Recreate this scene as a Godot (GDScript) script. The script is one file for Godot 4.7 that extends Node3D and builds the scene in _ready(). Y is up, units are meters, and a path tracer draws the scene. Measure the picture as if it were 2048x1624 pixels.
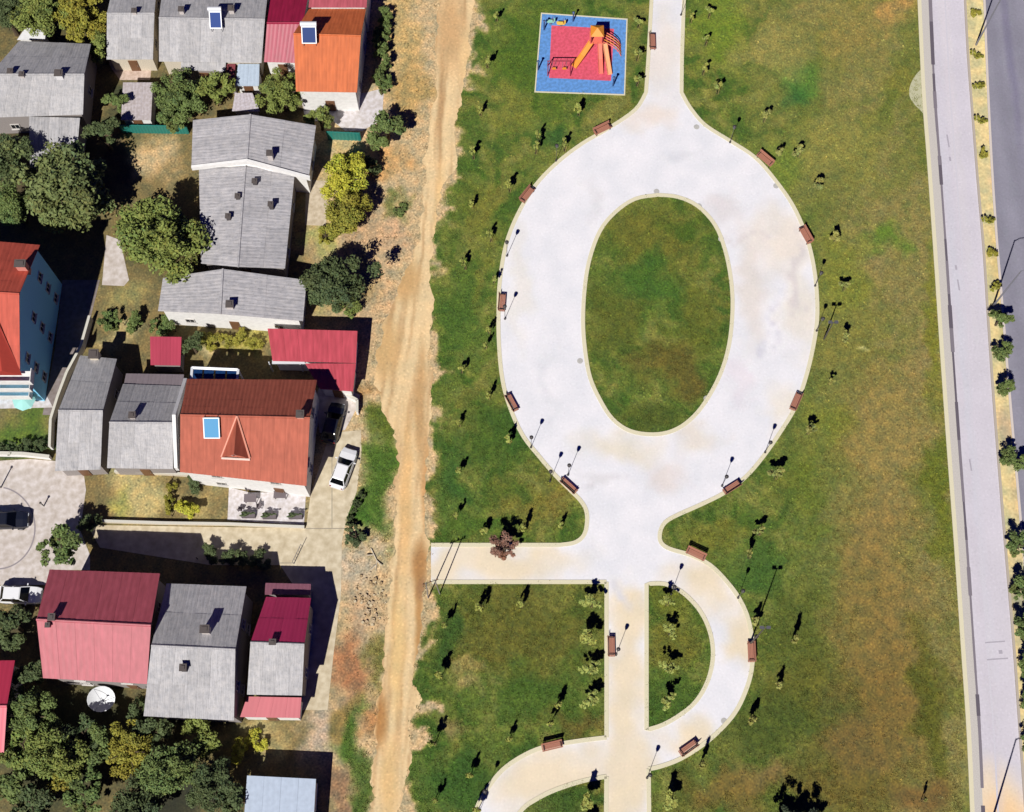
extends Node3D
# A park with a looped path between a village and a main road, seen from a drone. x east, -z north (up in the photograph).

const CAM_H := 144.0            # metres above the ground
const TILT := 18.0              # degrees off straight down
const FOCAL := 3060.0           # in photograph pixels (2048 x 1624)
const SUN_EL := 49.0
const SUN_AZ := 22.0            # shadows fall this many degrees east of north
const KEY := 1.22               # how much brighter than its base colour sunlit level ground shows

var rng := RandomNumberGenerator.new()
var cam_pos := Vector3.ZERO
var cam_basis := Basis.IDENTITY
var sun_slant := Vector3.ZERO   # how far sunlight travels sideways per metre of fall, to find where a tree stands
var taken := {}
var mats := {}
var tex := {}
var boxes := {}

# ---------------------------------------------------------------- placing
func P(px: float, py: float, h := 0.0) -> Vector3:
	var d: Vector3 = cam_basis * Vector3(px - 1024.0, 812.0 - py, -FOCAL)
	return cam_pos + d * ((h - cam_pos.y) / d.y)

func G(px: float, py: float) -> Vector2:
	var p := P(px, py)
	return Vector2(p.x, p.z)

func GS(a: Array) -> PackedVector2Array:
	var o := PackedVector2Array()
	for q in a: o.append(G(q[0], q[1]))
	return o

# ---------------------------------------------------------------- colours and materials
func A(r: float, g: float, b: float, k := 1.0) -> Color:
	# base colour of a level surface that shows r, g, b in sunlight
	var c := Color(r / 255.0, g / 255.0, b / 255.0).srgb_to_linear()
	return Color(c.r * k / KEY, c.g * k / KEY, c.b * k / KEY).linear_to_srgb()

func mat(called: String, col: Color, rough := 0.85, t := "", scale := Vector3.ONE, metal := 0.0) -> StandardMaterial3D:
	if mats.has(called): return mats[called]
	var m := StandardMaterial3D.new()
	m.albedo_color = col
	m.roughness = rough
	m.metallic = metal
	m.cull_mode = BaseMaterial3D.CULL_DISABLED
	if t != "":
		m.albedo_texture = tex[t]
		m.uv1_triplanar = true
		m.uv1_world_triplanar = true
		m.uv1_scale = scale
	mats[called] = m
	return m

func noise_tex(called: String, seed_: int, freq: float, lo: float, hi: float, size := 256, tint := Color.WHITE, octaves := 4):
	var n := FastNoiseLite.new()
	n.seed = seed_
	n.noise_type = FastNoiseLite.TYPE_SIMPLEX_SMOOTH
	n.frequency = freq
	n.fractal_octaves = octaves
	var src := n.get_seamless_image(size, size).get_data()
	var out := PackedByteArray()
	out.resize(size * size * 3)
	for i in size * size:
		var v: float = lerpf(lo, hi, src[i] / 255.0)
		out[i * 3] = int(clampf(v * 255.0 * lerpf(1.0, tint.r, 1.0 - src[i] / 255.0), 0, 255))
		out[i * 3 + 1] = int(clampf(v * 255.0 * lerpf(1.0, tint.g, 1.0 - src[i] / 255.0), 0, 255))
		out[i * 3 + 2] = int(clampf(v * 255.0 * lerpf(1.0, tint.b, 1.0 - src[i] / 255.0), 0, 255))
	tex[called] = ImageTexture.create_from_image(Image.create_from_data(size, size, false, Image.FORMAT_RGB8, out))

func roof_tex(called: String, seed_: int, across: bool):
	# weathered fibre cement: rain streaks down the slope, lichen patches and old stains
	var n := FastNoiseLite.new()
	n.seed = seed_
	n.frequency = 1.0
	n.fractal_octaves = 3
	var size := 384
	var img := Image.create(size, size, false, Image.FORMAT_RGB8)
	for j in size:
		for i in size:
			var a := i / float(size)          # across the slope, five metres
			var b := j / float(size)          # down the slope, twenty-five metres
			var streak := n.get_noise_2d(a * 34.0, b * 12.0)
			var blot := n.get_noise_2d(a * 6.0 + 50.0, b * 30.0)
			var lichen := clampf(n.get_noise_2d(a * 22.0 + 90.0, b * 110.0) * 2.2 - 0.5, 0.0, 1.0)
			var v := clampf(0.92 + streak * 0.13 + blot * 0.12 - lichen * 0.16, 0.3, 1.0)
			var c := Color(v, v * (1.0 - blot * 0.012), v * (1.0 - blot * 0.03 - lichen * 0.03))
			if across: img.set_pixel(j, i, c)
			else: img.set_pixel(i, j, c)
	tex[called] = ImageTexture.create_from_image(img)

# ---------------------------------------------------------------- nodes
func numbered(called: String) -> String:
	if not taken.has(called):
		taken[called] = 0
		return called
	taken[called] += 1
	return "%s_%03d" % [called, taken[called]]

func tag(o: Node3D, label: String, category: String, group := "") -> void:
	o.set_meta("label", label)
	o.set_meta("category", category)
	if group != "": o.set_meta("group", group)

func thing(called: String, label: String, category: String, at: Vector3, turn := 0.0, group := "") -> Node3D:
	var o := Node3D.new()
	o.name = numbered(called)
	add_child(o)
	o.position = at
	o.rotation.y = turn
	tag(o, label, category, group)
	return o

func put(called: String, mesh: Mesh, m: Material, parent: Node3D, at := Vector3.ZERO) -> MeshInstance3D:
	var o := MeshInstance3D.new()
	o.name = called
	o.mesh = mesh
	o.material_override = m
	o.position = at
	if parent == self:
		o.name = numbered(called)
		add_child(o)
	else:
		parent.add_child(o, true)
	return o

func copy(o: Node3D, at: Vector3, turn: float, label: String, group := "") -> Node3D:
	var c: Node3D = o.duplicate()
	c.name = numbered(String(o.name).rstrip("0123456789_"))
	add_child(c)
	c.position = at
	c.rotation.y = turn
	c.set_meta("label", label)
	if group != "": c.set_meta("group", group)
	return c

func structure(called: String, mesh: Mesh, m: Material, label := "") -> MeshInstance3D:
	var o := put(called, mesh, m, self)
	o.set_meta("kind", "structure")
	if label != "": o.set_meta("label", label)
	return o

# ---------------------------------------------------------------- shapes
func begin() -> SurfaceTool:
	var st := SurfaceTool.new()
	st.begin(Mesh.PRIMITIVE_TRIANGLES)
	st.set_smooth_group(-1)
	return st

func done(st: SurfaceTool) -> ArrayMesh:
	st.generate_normals()
	return st.commit()

func quad(st: SurfaceTool, a: Vector3, b: Vector3, c: Vector3, d: Vector3) -> void:
	for v in [a, b, c, a, c, d]: st.add_vertex(v)

func tri(st: SurfaceTool, a: Vector3, b: Vector3, c: Vector3) -> void:
	for v in [a, b, c]: st.add_vertex(v)

func hexa(st: SurfaceTool, p: Array) -> void:
	# p: four bottom corners, then four top corners, both the same way round
	quad(st, p[3], p[2], p[1], p[0])
	quad(st, p[4], p[5], p[6], p[7])
	for i in 4:
		var j := (i + 1) % 4
		quad(st, p[i], p[j], p[4 + j], p[4 + i])

func bx(st: SurfaceTool, c: Vector3, s: Vector3, turn := 0.0, taper := 1.0) -> void:
	var h := s * 0.5
	var q := []
	for y in [-1, 1]:
		var k: float = 1.0 if y < 0 else taper
		for v in [Vector2(-1, -1), Vector2(1, -1), Vector2(1, 1), Vector2(-1, 1)]:
			q.append(c + Vector3(v.x * h.x * k, y * h.y, v.y * h.z * k).rotated(Vector3.UP, turn))
	hexa(st, q)

func box_mesh(s: Vector3, taper := 1.0) -> ArrayMesh:
	var st := begin()
	bx(st, Vector3.ZERO, s, 0.0, taper)
	return done(st)

func tube(st: SurfaceTool, pts: Array, radii: Array, sides := 6, cap := true) -> void:
	var rings := []
	for i in pts.size():
		var d: Vector3 = (pts[mini(i + 1, pts.size() - 1)] - pts[maxi(i - 1, 0)]).normalized()
		var u := d.cross(Vector3(0.31, 0.2, 0.93)).normalized()
		var w := d.cross(u)
		var ring := []
		for k in sides:
			var a := TAU * k / sides
			ring.append(pts[i] + (u * cos(a) + w * sin(a)) * radii[i])
		rings.append(ring)
	for i in pts.size() - 1:
		for k in sides:
			var j := (k + 1) % sides
			quad(st, rings[i][k], rings[i][j], rings[i + 1][j], rings[i + 1][k])
	if cap:
		for k in range(1, sides - 1):
			tri(st, rings[0][0], rings[0][k + 1], rings[0][k])
			tri(st, rings[-1][0], rings[-1][k], rings[-1][k + 1])

func lathe(st: SurfaceTool, prof: Array, sides := 10, c := Vector3.ZERO) -> void:
	for i in prof.size() - 1:
		for k in sides:
			var a := TAU * k / sides
			var b := TAU * (k + 1) / sides
			var p: Vector2 = prof[i]
			var q: Vector2 = prof[i + 1]
			quad(st, c + Vector3(cos(a) * p.x, p.y, sin(a) * p.x), c + Vector3(cos(b) * p.x, p.y, sin(b) * p.x), c + Vector3(cos(b) * q.x, q.y, sin(b) * q.x), c + Vector3(cos(a) * q.x, q.y, sin(a) * q.x))

func sheet_to(st: SurfaceTool, poly: PackedVector2Array, y: float, uv: float) -> void:
	var idx := Geometry2D.triangulate_polygon(poly)
	if idx.is_empty(): push_error("no triangles in a ground sheet")
	for k in range(0, idx.size(), 3):
		var t := [poly[idx[k]], poly[idx[k + 1]], poly[idx[k + 2]]]
		if (t[1] - t[0]).cross(t[2] - t[0]) < 0: t.reverse()
		for v in t:
			st.set_normal(Vector3.UP)
			st.set_uv(Vector2(v.x / uv + 0.5, v.y / uv + 0.5))
			st.add_vertex(Vector3(v.x, y, v.y))

func sheet(poly: PackedVector2Array, y: float, uv := 128.0) -> ArrayMesh:
	var st := SurfaceTool.new()
	st.begin(Mesh.PRIMITIVE_TRIANGLES)
	sheet_to(st, poly, y, uv)
	return st.commit()

func smooth(a: Array, n := 4) -> Array:
	var o := []
	for i in a.size() - 1:
		var p0: Array = a[maxi(i - 1, 0)]
		var p1: Array = a[i]
		var p2: Array = a[i + 1]
		var p3: Array = a[mini(i + 2, a.size() - 1)]
		for k in n:
			var t := float(k) / n
			o.append([cubic_interpolate(p1[0], p2[0], p0[0], p3[0], t), cubic_interpolate(p1[1], p2[1], p0[1], p3[1], t)])
	o.append(a[-1])
	return o

func ragged(a: Array, amp: float, n: int, seed_: int) -> Array:
	var f := FastNoiseLite.new()
	f.seed = seed_
	f.frequency = 0.02
	f.fractal_octaves = 5
	f.fractal_gain = 0.62
	var s := smooth(a, n)
	var o := []
	for q in s: o.append([q[0] + f.get_noise_2d(q[1] * 1.0, 3.0) * amp * 2.6, q[1]])
	return o

func ribbon(st: SurfaceTool, pts: PackedVector2Array, w: float, y0: float, y1: float, closed := false) -> void:
	var n := pts.size()
	var l := []
	var r := []
	for i in n:
		var a: Vector2 = pts[(i - 1 + n) % n] if closed else pts[maxi(i - 1, 0)]
		var b: Vector2 = pts[(i + 1) % n] if closed else pts[mini(i + 1, n - 1)]
		var d := (b - a).normalized()
		var s := Vector2(-d.y, d.x) * w * 0.5
		l.append(pts[i] + s)
		r.append(pts[i] - s)
	for i in (n if closed else n - 1):
		var j := (i + 1) % n
		var q := []
		for y in [y0, y1]:
			for v in [l[i], l[j], r[j], r[i]]: q.append(Vector3(v.x, y, v.y))
		quad(st, q[4], q[5], q[6], q[7])
		quad(st, q[0], q[1], q[5], q[4])
		quad(st, q[2], q[3], q[7], q[6])

# ---------------------------------------------------------------- ground colours
const MAP := 128.0
var control_img: Image

func make_control(base: Callable, patches: Array, n: int, warp: float) -> Image:
	var img := Image.create(n, n, false, Image.FORMAT_RGB8)
	var w := FastNoiseLite.new()
	w.seed = 11
	w.frequency = 0.055
	w.fractal_octaves = 4
	var ps := []
	for q in patches:
		var c := G(q[0], q[1])
		ps.append([c.x, c.y, 1.0 / (q[2] / 19.6), 1.0 / (q[3] / 18.8), A(q[4], q[5], q[6]), q[7] if q.size() > 7 else 1.0, maxf(q[2], q[3]) / 18.0])
	for j in n:
		for i in n:
			var x := (i + 0.5) / n * MAP - MAP * 0.5
			var z := (j + 0.5) / n * MAP - MAP * 0.5
			var wx := x + w.get_noise_2d(x * 3.0, z * 3.0) * warp
			var wz := z + w.get_noise_2d(x * 3.0 + 71.0, z * 3.0 + 13.0) * warp
			var c: Color = base.call(wx, wz)
			for p in ps:
				var dx: float = wx - p[0]
				if absf(dx) > p[6]: continue
				var dz: float = wz - p[1]
				if absf(dz) > p[6]: continue
				var d: float = Vector2(dx * p[2], dz * p[3]).length()
				if d < 1.15:
					c = c.lerp(p[4], (1.0 - smoothstep(0.25, 1.15, d)) * p[5])
			img.set_pixel(i, j, c)
	return img

func grain(ctrl: Image, size: int, seed_: int, fine: float, mid: float, fleck: float, f_fine := 0.35, f_mid := 0.06, hue := 1.0) -> ImageTexture:
	var big: Image = ctrl.duplicate()
	big.resize(size, size, Image.INTERPOLATE_CUBIC)
	var d := big.get_data()
	var n1 := FastNoiseLite.new()
	n1.seed = seed_
	n1.frequency = f_fine
	n1.fractal_octaves = 2
	var n2 := FastNoiseLite.new()
	n2.seed = seed_ + 5
	n2.frequency = f_mid
	n2.fractal_octaves = 4
	var a := n1.get_image(size, size, false, false, false).get_data()
	var b := n2.get_image(size, size).get_data()
	var fa := fine / 127.0
	var fb := mid / 127.0
	for i in size * size:
		var u := a[i] - 127
		var v := b[i] - 127
		var k := 1.0 + u * fa + v * fb
		if u > 70: k += fleck
		elif u < -74: k -= fleck
		var o := i * 3
		d[o] = clampi(int(d[o] * (k + v * 0.0006 * hue)), 0, 255)
		d[o + 1] = clampi(int(d[o + 1] * k), 0, 255)
		d[o + 2] = clampi(int(d[o + 2] * (k - v * 0.0004 * hue)), 0, 255)
	return ImageTexture.create_from_image(Image.create_from_data(size, size, false, Image.FORMAT_RGB8, d))

func ground_mat(called: String, t: ImageTexture, rough := 0.95) -> StandardMaterial3D:
	var m := StandardMaterial3D.new()
	m.albedo_texture = t
	m.roughness = rough
	m.texture_filter = BaseMaterial3D.TEXTURE_FILTER_LINEAR_WITH_MIPMAPS
	mats[called] = m
	return m

# ---------------------------------------------------------------- the paths and roads, as outlines in photograph pixels
var ring_west := [[1292, 185], [1270, 220], [1215, 258], [1165, 287], [1115, 325], [1070, 372], [1035, 430], [1012, 490], [1000, 560], [997, 620], [998, 690], [1005, 760], [1020, 815], [1045, 870], [1080, 915], [1110, 950], [1140, 980], [1160, 1000], [1172, 1020], [1174, 1045], [1168, 1070], [1150, 1085], [1120, 1090]]
var ring_east := [[1363, 185], [1380, 215], [1410, 250], [1460, 282], [1510, 315], [1550, 360], [1585, 410], [1610, 465], [1625, 520], [1633, 580], [1634, 640], [1625, 700], [1610, 760], [1590, 815], [1560, 865], [1525, 915], [1490, 955], [1450, 985], [1400, 1010], [1355, 1030], [1330, 1045], [1320, 1065], [1322, 1085], [1340, 1098], [1380, 1110], [1420, 1130], [1455, 1165], [1480, 1200], [1497, 1240], [1505, 1290], [1503, 1340], [1490, 1385], [1470, 1425], [1440, 1460], [1405, 1490], [1360, 1518], [1320, 1533], [1297, 1538]]
var oval := [[1316, 390], [1270, 398], [1230, 425], [1200, 462], [1180, 515], [1170, 570], [1166, 640], [1170, 700], [1180, 755], [1200, 800], [1225, 838], [1260, 862], [1305, 869], [1345, 862], [1380, 840], [1410, 805], [1440, 750], [1458, 690], [1465, 620], [1462, 560], [1450, 500], [1430, 450], [1395, 412], [1355, 394], [1316, 390]]
var half_moon := [[1293, 1168], [1330, 1168], [1365, 1185], [1395, 1215], [1415, 1250], [1425, 1290], [1424, 1330], [1412, 1370], [1390, 1405], [1360, 1430], [1325, 1450], [1293, 1460]]
var branch_out := [[1213, 1475], [1150, 1483], [1085, 1495], [1040, 1515], [1005, 1540], [980, 1570], [960, 1602], [940, 1650], [925, 1700]]
var branch_in := [[1213, 1553], [1165, 1562], [1110, 1580], [1075, 1597], [1045, 1618], [1022, 1655], [1010, 1700]]
var road_west := [[1836, -60], [1841, 60], [1848, 200], [1858, 330], [1870, 500], [1882, 680], [1896, 880], [1911, 1080], [1926, 1300], [1938, 1480], [1948, 1720]]
var road_east := [[1927, -60], [1935, 100], [1944, 220], [1955, 360], [1967, 500], [1976, 640], [1987, 800], [1998, 940], [2011, 1100], [2028, 1300], [2042, 1500], [2058, 1720]]
var median_east := [[1966, -60], [1974, 150], [1983, 330], [1993, 480], [2003, 600], [2016, 760], [2030, 920], [2046, 1100], [2066, 1300], [2086, 1500], [2108, 1720]]
var track_east := [[962, -60], [957, 20], [944, 80], [950, 110], [935, 160], [930, 210], [917, 260], [921, 325], [895, 370], [885, 420], [880, 470], [869, 540], [874, 620], [868, 700], [873, 780], [865, 880], [860, 960], [857, 1050], [866, 1090], [858, 1160], [846, 1290], [834, 1330], [840, 1380], [851, 1400], [831, 1450], [829, 1520], [812, 1600], [795, 1720]]
var track_west := [[884, -60], [876, 60], [868, 200], [852, 300], [846, 400], [838, 480], [800, 560], [770, 640], [752, 720], [758, 790], [784, 860], [793, 960], [788, 1080], [777, 1200], [770, 1320], [757, 1420], [750, 1520], [742, 1620], [735, 1720]]
var path_polys := []
var hole_polys := []
var hard_polys := []            # paved or roofed ground where no grass grows

func path_outline() -> Array:
	var o := [[1306, -60], [1302, 20], [1297, 110]]
	o.append_array(smooth(ring_west))
	o.append_array([[862, 1090], [862, 1164], [1213, 1164]])
	o.append_array(smooth(branch_out))
	var b := smooth(branch_in)
	b.reverse()
	o.append_array(b)
	o.append_array([[1211, 1720], [1299, 1720]])
	var e := smooth(ring_east)
	e.reverse()
	o.append_array(e)
	o.append_array([[1364, 110], [1367, 20], [1370, -60]])
	return o

func build_ground() -> void:
	# lawn, dry grass, soil and garden ground: patches are [x, y, radius x, radius y, red, green, blue, strength]
	var blow := FastNoiseLite.new()
	blow.seed = 15
	blow.frequency = 0.09
	blow.fractal_octaves = 4
	var edge := GS(smooth(track_east))
	var verge := []
	for i in 256:
		var z := i * 0.5 - 64.0
		var at := edge[0].x
		for j in edge.size() - 1:
			if edge[j].y <= z and edge[j + 1].y >= z and edge[j + 1].y > edge[j].y: at = lerpf(edge[j].x, edge[j + 1].x, (z - edge[j].y) / (edge[j + 1].y - edge[j].y))
			elif j == edge.size() - 2 and z > edge[j + 1].y: at = edge[j + 1].x
		verge.append(at)
	var base := func(x: float, z: float) -> Color:
		var west := A(124, 110, 70)
		var dirt := A(196, 171, 130)
		var lawn := A(97, 115, 42)
		var dry := A(129, 125, 66)
		# grass lies and dries in long swathes
		var s := blow.get_noise_2d((x * 0.9 + z * 0.42) * 1.6, (z * 0.9 - x * 0.42) * 0.3)
		lawn = lawn.lerp(A(116, 116, 50), clampf(s * 1.3 + 0.15, 0.0, 1.0))
		var s2 := blow.get_noise_2d(x * 3.3 + 40.0, z * 3.3)
		lawn = lawn.lerp(A(62, 94, 24), clampf(s2 * 2.2 - 0.1, 0.0, 0.85)).lerp(A(134, 134, 66), clampf(-s2 * 2.2 - 0.25, 0.0, 0.7))
		dry = dry.lerp(A(146, 134, 82), clampf(s2 * 1.2 - 0.15, 0.0, 0.4)).lerp(A(102, 116, 44), clampf(-s2 * 1.2 - 0.1, 0.0, 0.4))
		dry = dry.lerp(A(102, 112, 42), clampf(-s * 1.6 + 0.1, 0.0, 1.0)).lerp(A(146, 130, 78), clampf(s * 1.4 - 0.1, 0.0, 1.0))
		var c := west.lerp(dirt, smoothstep(-20.0, -14.0, x - z * 0.06 + 3.0))
		# the sandy edge of the track thins out into the grass
		var k := clampi(int((z + 64.0) * 2.0), 0, 255)
		c = c.lerp(lawn, smoothstep(-0.55, 0.5, x - verge[k] + s2 * 1.8))
		return c.lerp(dry, smoothstep(22.0, 37.0, x))
	var patches := [
		# park lawn
		[1080, 120, 130, 170, 72, 96, 22], [1010, 215, 45, 55, 118, 116, 48], [960, 420, 60, 90, 110, 108, 40, .8], [930, 620, 40, 120, 70, 96, 30], [1090, 265, 40, 40, 48, 84, 30],
		[960, 560, 30, 110, 112, 110, 44, .7], [1000, 870, 90, 80, 62, 88, 24], [910, 960, 40, 100, 56, 90, 30], [1050, 1000, 90, 45, 118, 108, 44, .8], [1110, 1010, 30, 60, 130, 112, 52, .8],
		[1030, 860, 40, 60, 50, 88, 32], [950, 1060, 90, 35, 72, 98, 28], [1040, 1260, 190, 120, 96, 92, 34], [1080, 1390, 120, 60, 66, 92, 26], [890, 1290, 30, 60, 50, 80, 24],
		[945, 1330, 26, 30, 150, 132, 82], [940, 1380, 34, 26, 160, 140, 96], [900, 1450, 45, 20, 130, 116, 76], [1000, 1560, 110, 60, 62, 88, 26], [900, 1570, 70, 60, 56, 88, 28], [1140, 1450, 60, 30, 104, 90, 40],
		[1130, 1620, 80, 40, 58, 84, 26],
		[1316, 470, 130, 110, 104, 100, 36], [1300, 560, 70, 60, 58, 92, 26], [1230, 640, 60, 90, 88, 92, 30], [1390, 640, 60, 120, 92, 96, 30], [1320, 720, 60, 70, 100, 86, 34], [1300, 840, 90, 40, 74, 84, 26], [1370, 450, 60, 40, 62, 88, 20], [1370, 760, 45, 50, 92, 82, 32],
		[1340, 1200, 60, 50, 100, 104, 32], [1360, 1300, 60, 60, 104, 100, 34], [1340, 1400, 70, 60, 62, 90, 24],
		[1440, 60, 70, 130, 106, 122, 36], [1590, 160, 70, 60, 74, 112, 42], [1585, 195, 45, 50, 52, 96, 40], [1540, 110, 90, 80, 146, 132, 78, .8], [1700, 60, 90, 90, 138, 120, 66], [1790, 25, 50, 40, 172, 130, 78],
		[1560, 330, 90, 70, 108, 120, 46], [1680, 300, 110, 90, 130, 124, 62], [1690, 560, 70, 130, 118, 120, 46], [1760, 480, 50, 40, 88, 116, 36], [1800, 160, 60, 60, 118, 112, 48],
		[1700, 690, 80, 70, 120, 114, 54], [1600, 960, 60, 70, 98, 108, 34], [1660, 850, 60, 80, 112, 116, 42], [1760, 860, 110, 160, 140, 118, 68], [1865, 660, 26, 200, 118, 116, 36], [1885, 1000, 30, 190, 98, 104, 26], [1760, 1080, 90, 110, 134, 110, 62],
		[1440, 1070, 80, 40, 104, 104, 36], [1520, 1150, 60, 70, 62, 92, 32], [1590, 1240, 90, 90, 84, 92, 32], [1600, 1400, 120, 120, 92, 90, 30], [1560, 1450, 120, 60, 74, 86, 30], [1760, 1250, 110, 160, 126, 102, 54], [1690, 1420, 40, 60, 70, 88, 36], [1520, 1550, 90, 45, 124, 98, 60], [1770, 1420, 120, 130, 116, 92, 44], [1860, 1420, 36, 200, 86, 88, 22], [1700, 1580, 160, 70, 104, 88, 36], [1850, 1600, 60, 50, 112, 84, 44],
		[1450, 1590, 110, 50, 112, 92, 44], [1560, 1610, 80, 30, 84, 96, 34], [1720, 695, 26, 9, 190, 176, 120], [1700, 1500, 70, 60, 110, 88, 46],
		# strip between the village and the park
		[800, 60, 60, 120, 186, 152, 104], [815, 180, 50, 110, 172, 138, 90], [760, 330, 60, 60, 190, 142, 94], [800, 420, 22, 26, 118, 122, 56], [770, 470, 60, 70, 202, 164, 112], [760, 600, 70, 90, 204, 168, 112], [720, 700, 40, 60, 190, 152, 100],
		[752, 950, 40, 150, 80, 108, 28], [725, 1000, 30, 80, 84, 110, 34], [742, 1040, 40, 50, 72, 108, 26], [760, 840, 30, 40, 96, 108, 30], [730, 780, 30, 30, 168, 130, 74], [700, 1130, 60, 60, 200, 176, 130], [735, 1220, 50, 70, 190, 160, 112], [705, 1330, 50, 90, 168, 116, 70], [760, 1340, 26, 70, 126, 120, 54], [640, 1470, 60, 70, 192, 166, 124], [710, 1500, 40, 110, 78, 106, 30], [720, 1600, 34, 60, 84, 104, 34], [760, 1440, 26, 40, 186, 134, 76], [690, 1430, 30, 40, 140, 118, 60], [665, 1600, 30, 40, 150, 116, 76],
		# gardens
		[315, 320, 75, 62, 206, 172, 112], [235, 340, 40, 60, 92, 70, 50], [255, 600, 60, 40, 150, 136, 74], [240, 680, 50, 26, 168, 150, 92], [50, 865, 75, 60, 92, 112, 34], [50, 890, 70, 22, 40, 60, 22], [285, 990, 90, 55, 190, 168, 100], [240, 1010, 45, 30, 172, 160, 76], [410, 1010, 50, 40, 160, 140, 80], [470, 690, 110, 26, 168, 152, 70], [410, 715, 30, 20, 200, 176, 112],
		[640, 470, 40, 40, 176, 166, 86], [690, 340, 60, 60, 186, 162, 92], [720, 440, 60, 80, 194, 158, 106], [690, 560, 70, 80, 160, 136, 80], [640, 600, 40, 30, 176, 156, 92], [700, 640, 50, 16, 188, 160, 108],
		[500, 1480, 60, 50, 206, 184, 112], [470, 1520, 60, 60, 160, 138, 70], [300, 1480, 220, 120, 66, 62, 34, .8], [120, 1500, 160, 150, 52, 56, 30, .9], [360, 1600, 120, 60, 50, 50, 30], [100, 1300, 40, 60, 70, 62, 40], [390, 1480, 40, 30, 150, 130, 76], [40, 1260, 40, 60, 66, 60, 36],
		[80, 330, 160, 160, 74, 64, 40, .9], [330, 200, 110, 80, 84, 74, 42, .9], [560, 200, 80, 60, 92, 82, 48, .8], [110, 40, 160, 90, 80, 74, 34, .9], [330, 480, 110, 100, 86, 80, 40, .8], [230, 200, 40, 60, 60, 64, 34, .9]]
	for i in patches.size():
		if i < 70:
			# lawn patches blend into one another
			while patches[i].size() < 8: patches[i].append(1.0)
			patches[i][7] *= 0.85
			patches[i][4] *= 1.03
			patches[i][5] *= 1.07
		else:
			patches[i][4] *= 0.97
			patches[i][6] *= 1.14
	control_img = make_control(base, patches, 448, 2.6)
	print("control")
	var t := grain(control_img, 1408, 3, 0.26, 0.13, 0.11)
	print("grain")
	var st := SurfaceTool.new()
	st.begin(Mesh.PRIMITIVE_TRIANGLES)
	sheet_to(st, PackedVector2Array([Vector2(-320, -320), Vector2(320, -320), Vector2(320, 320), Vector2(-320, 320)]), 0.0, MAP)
	structure("ground", st.commit(), ground_mat("ground", t), "lawn, dry grass and bare soil of the park and gardens")

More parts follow.
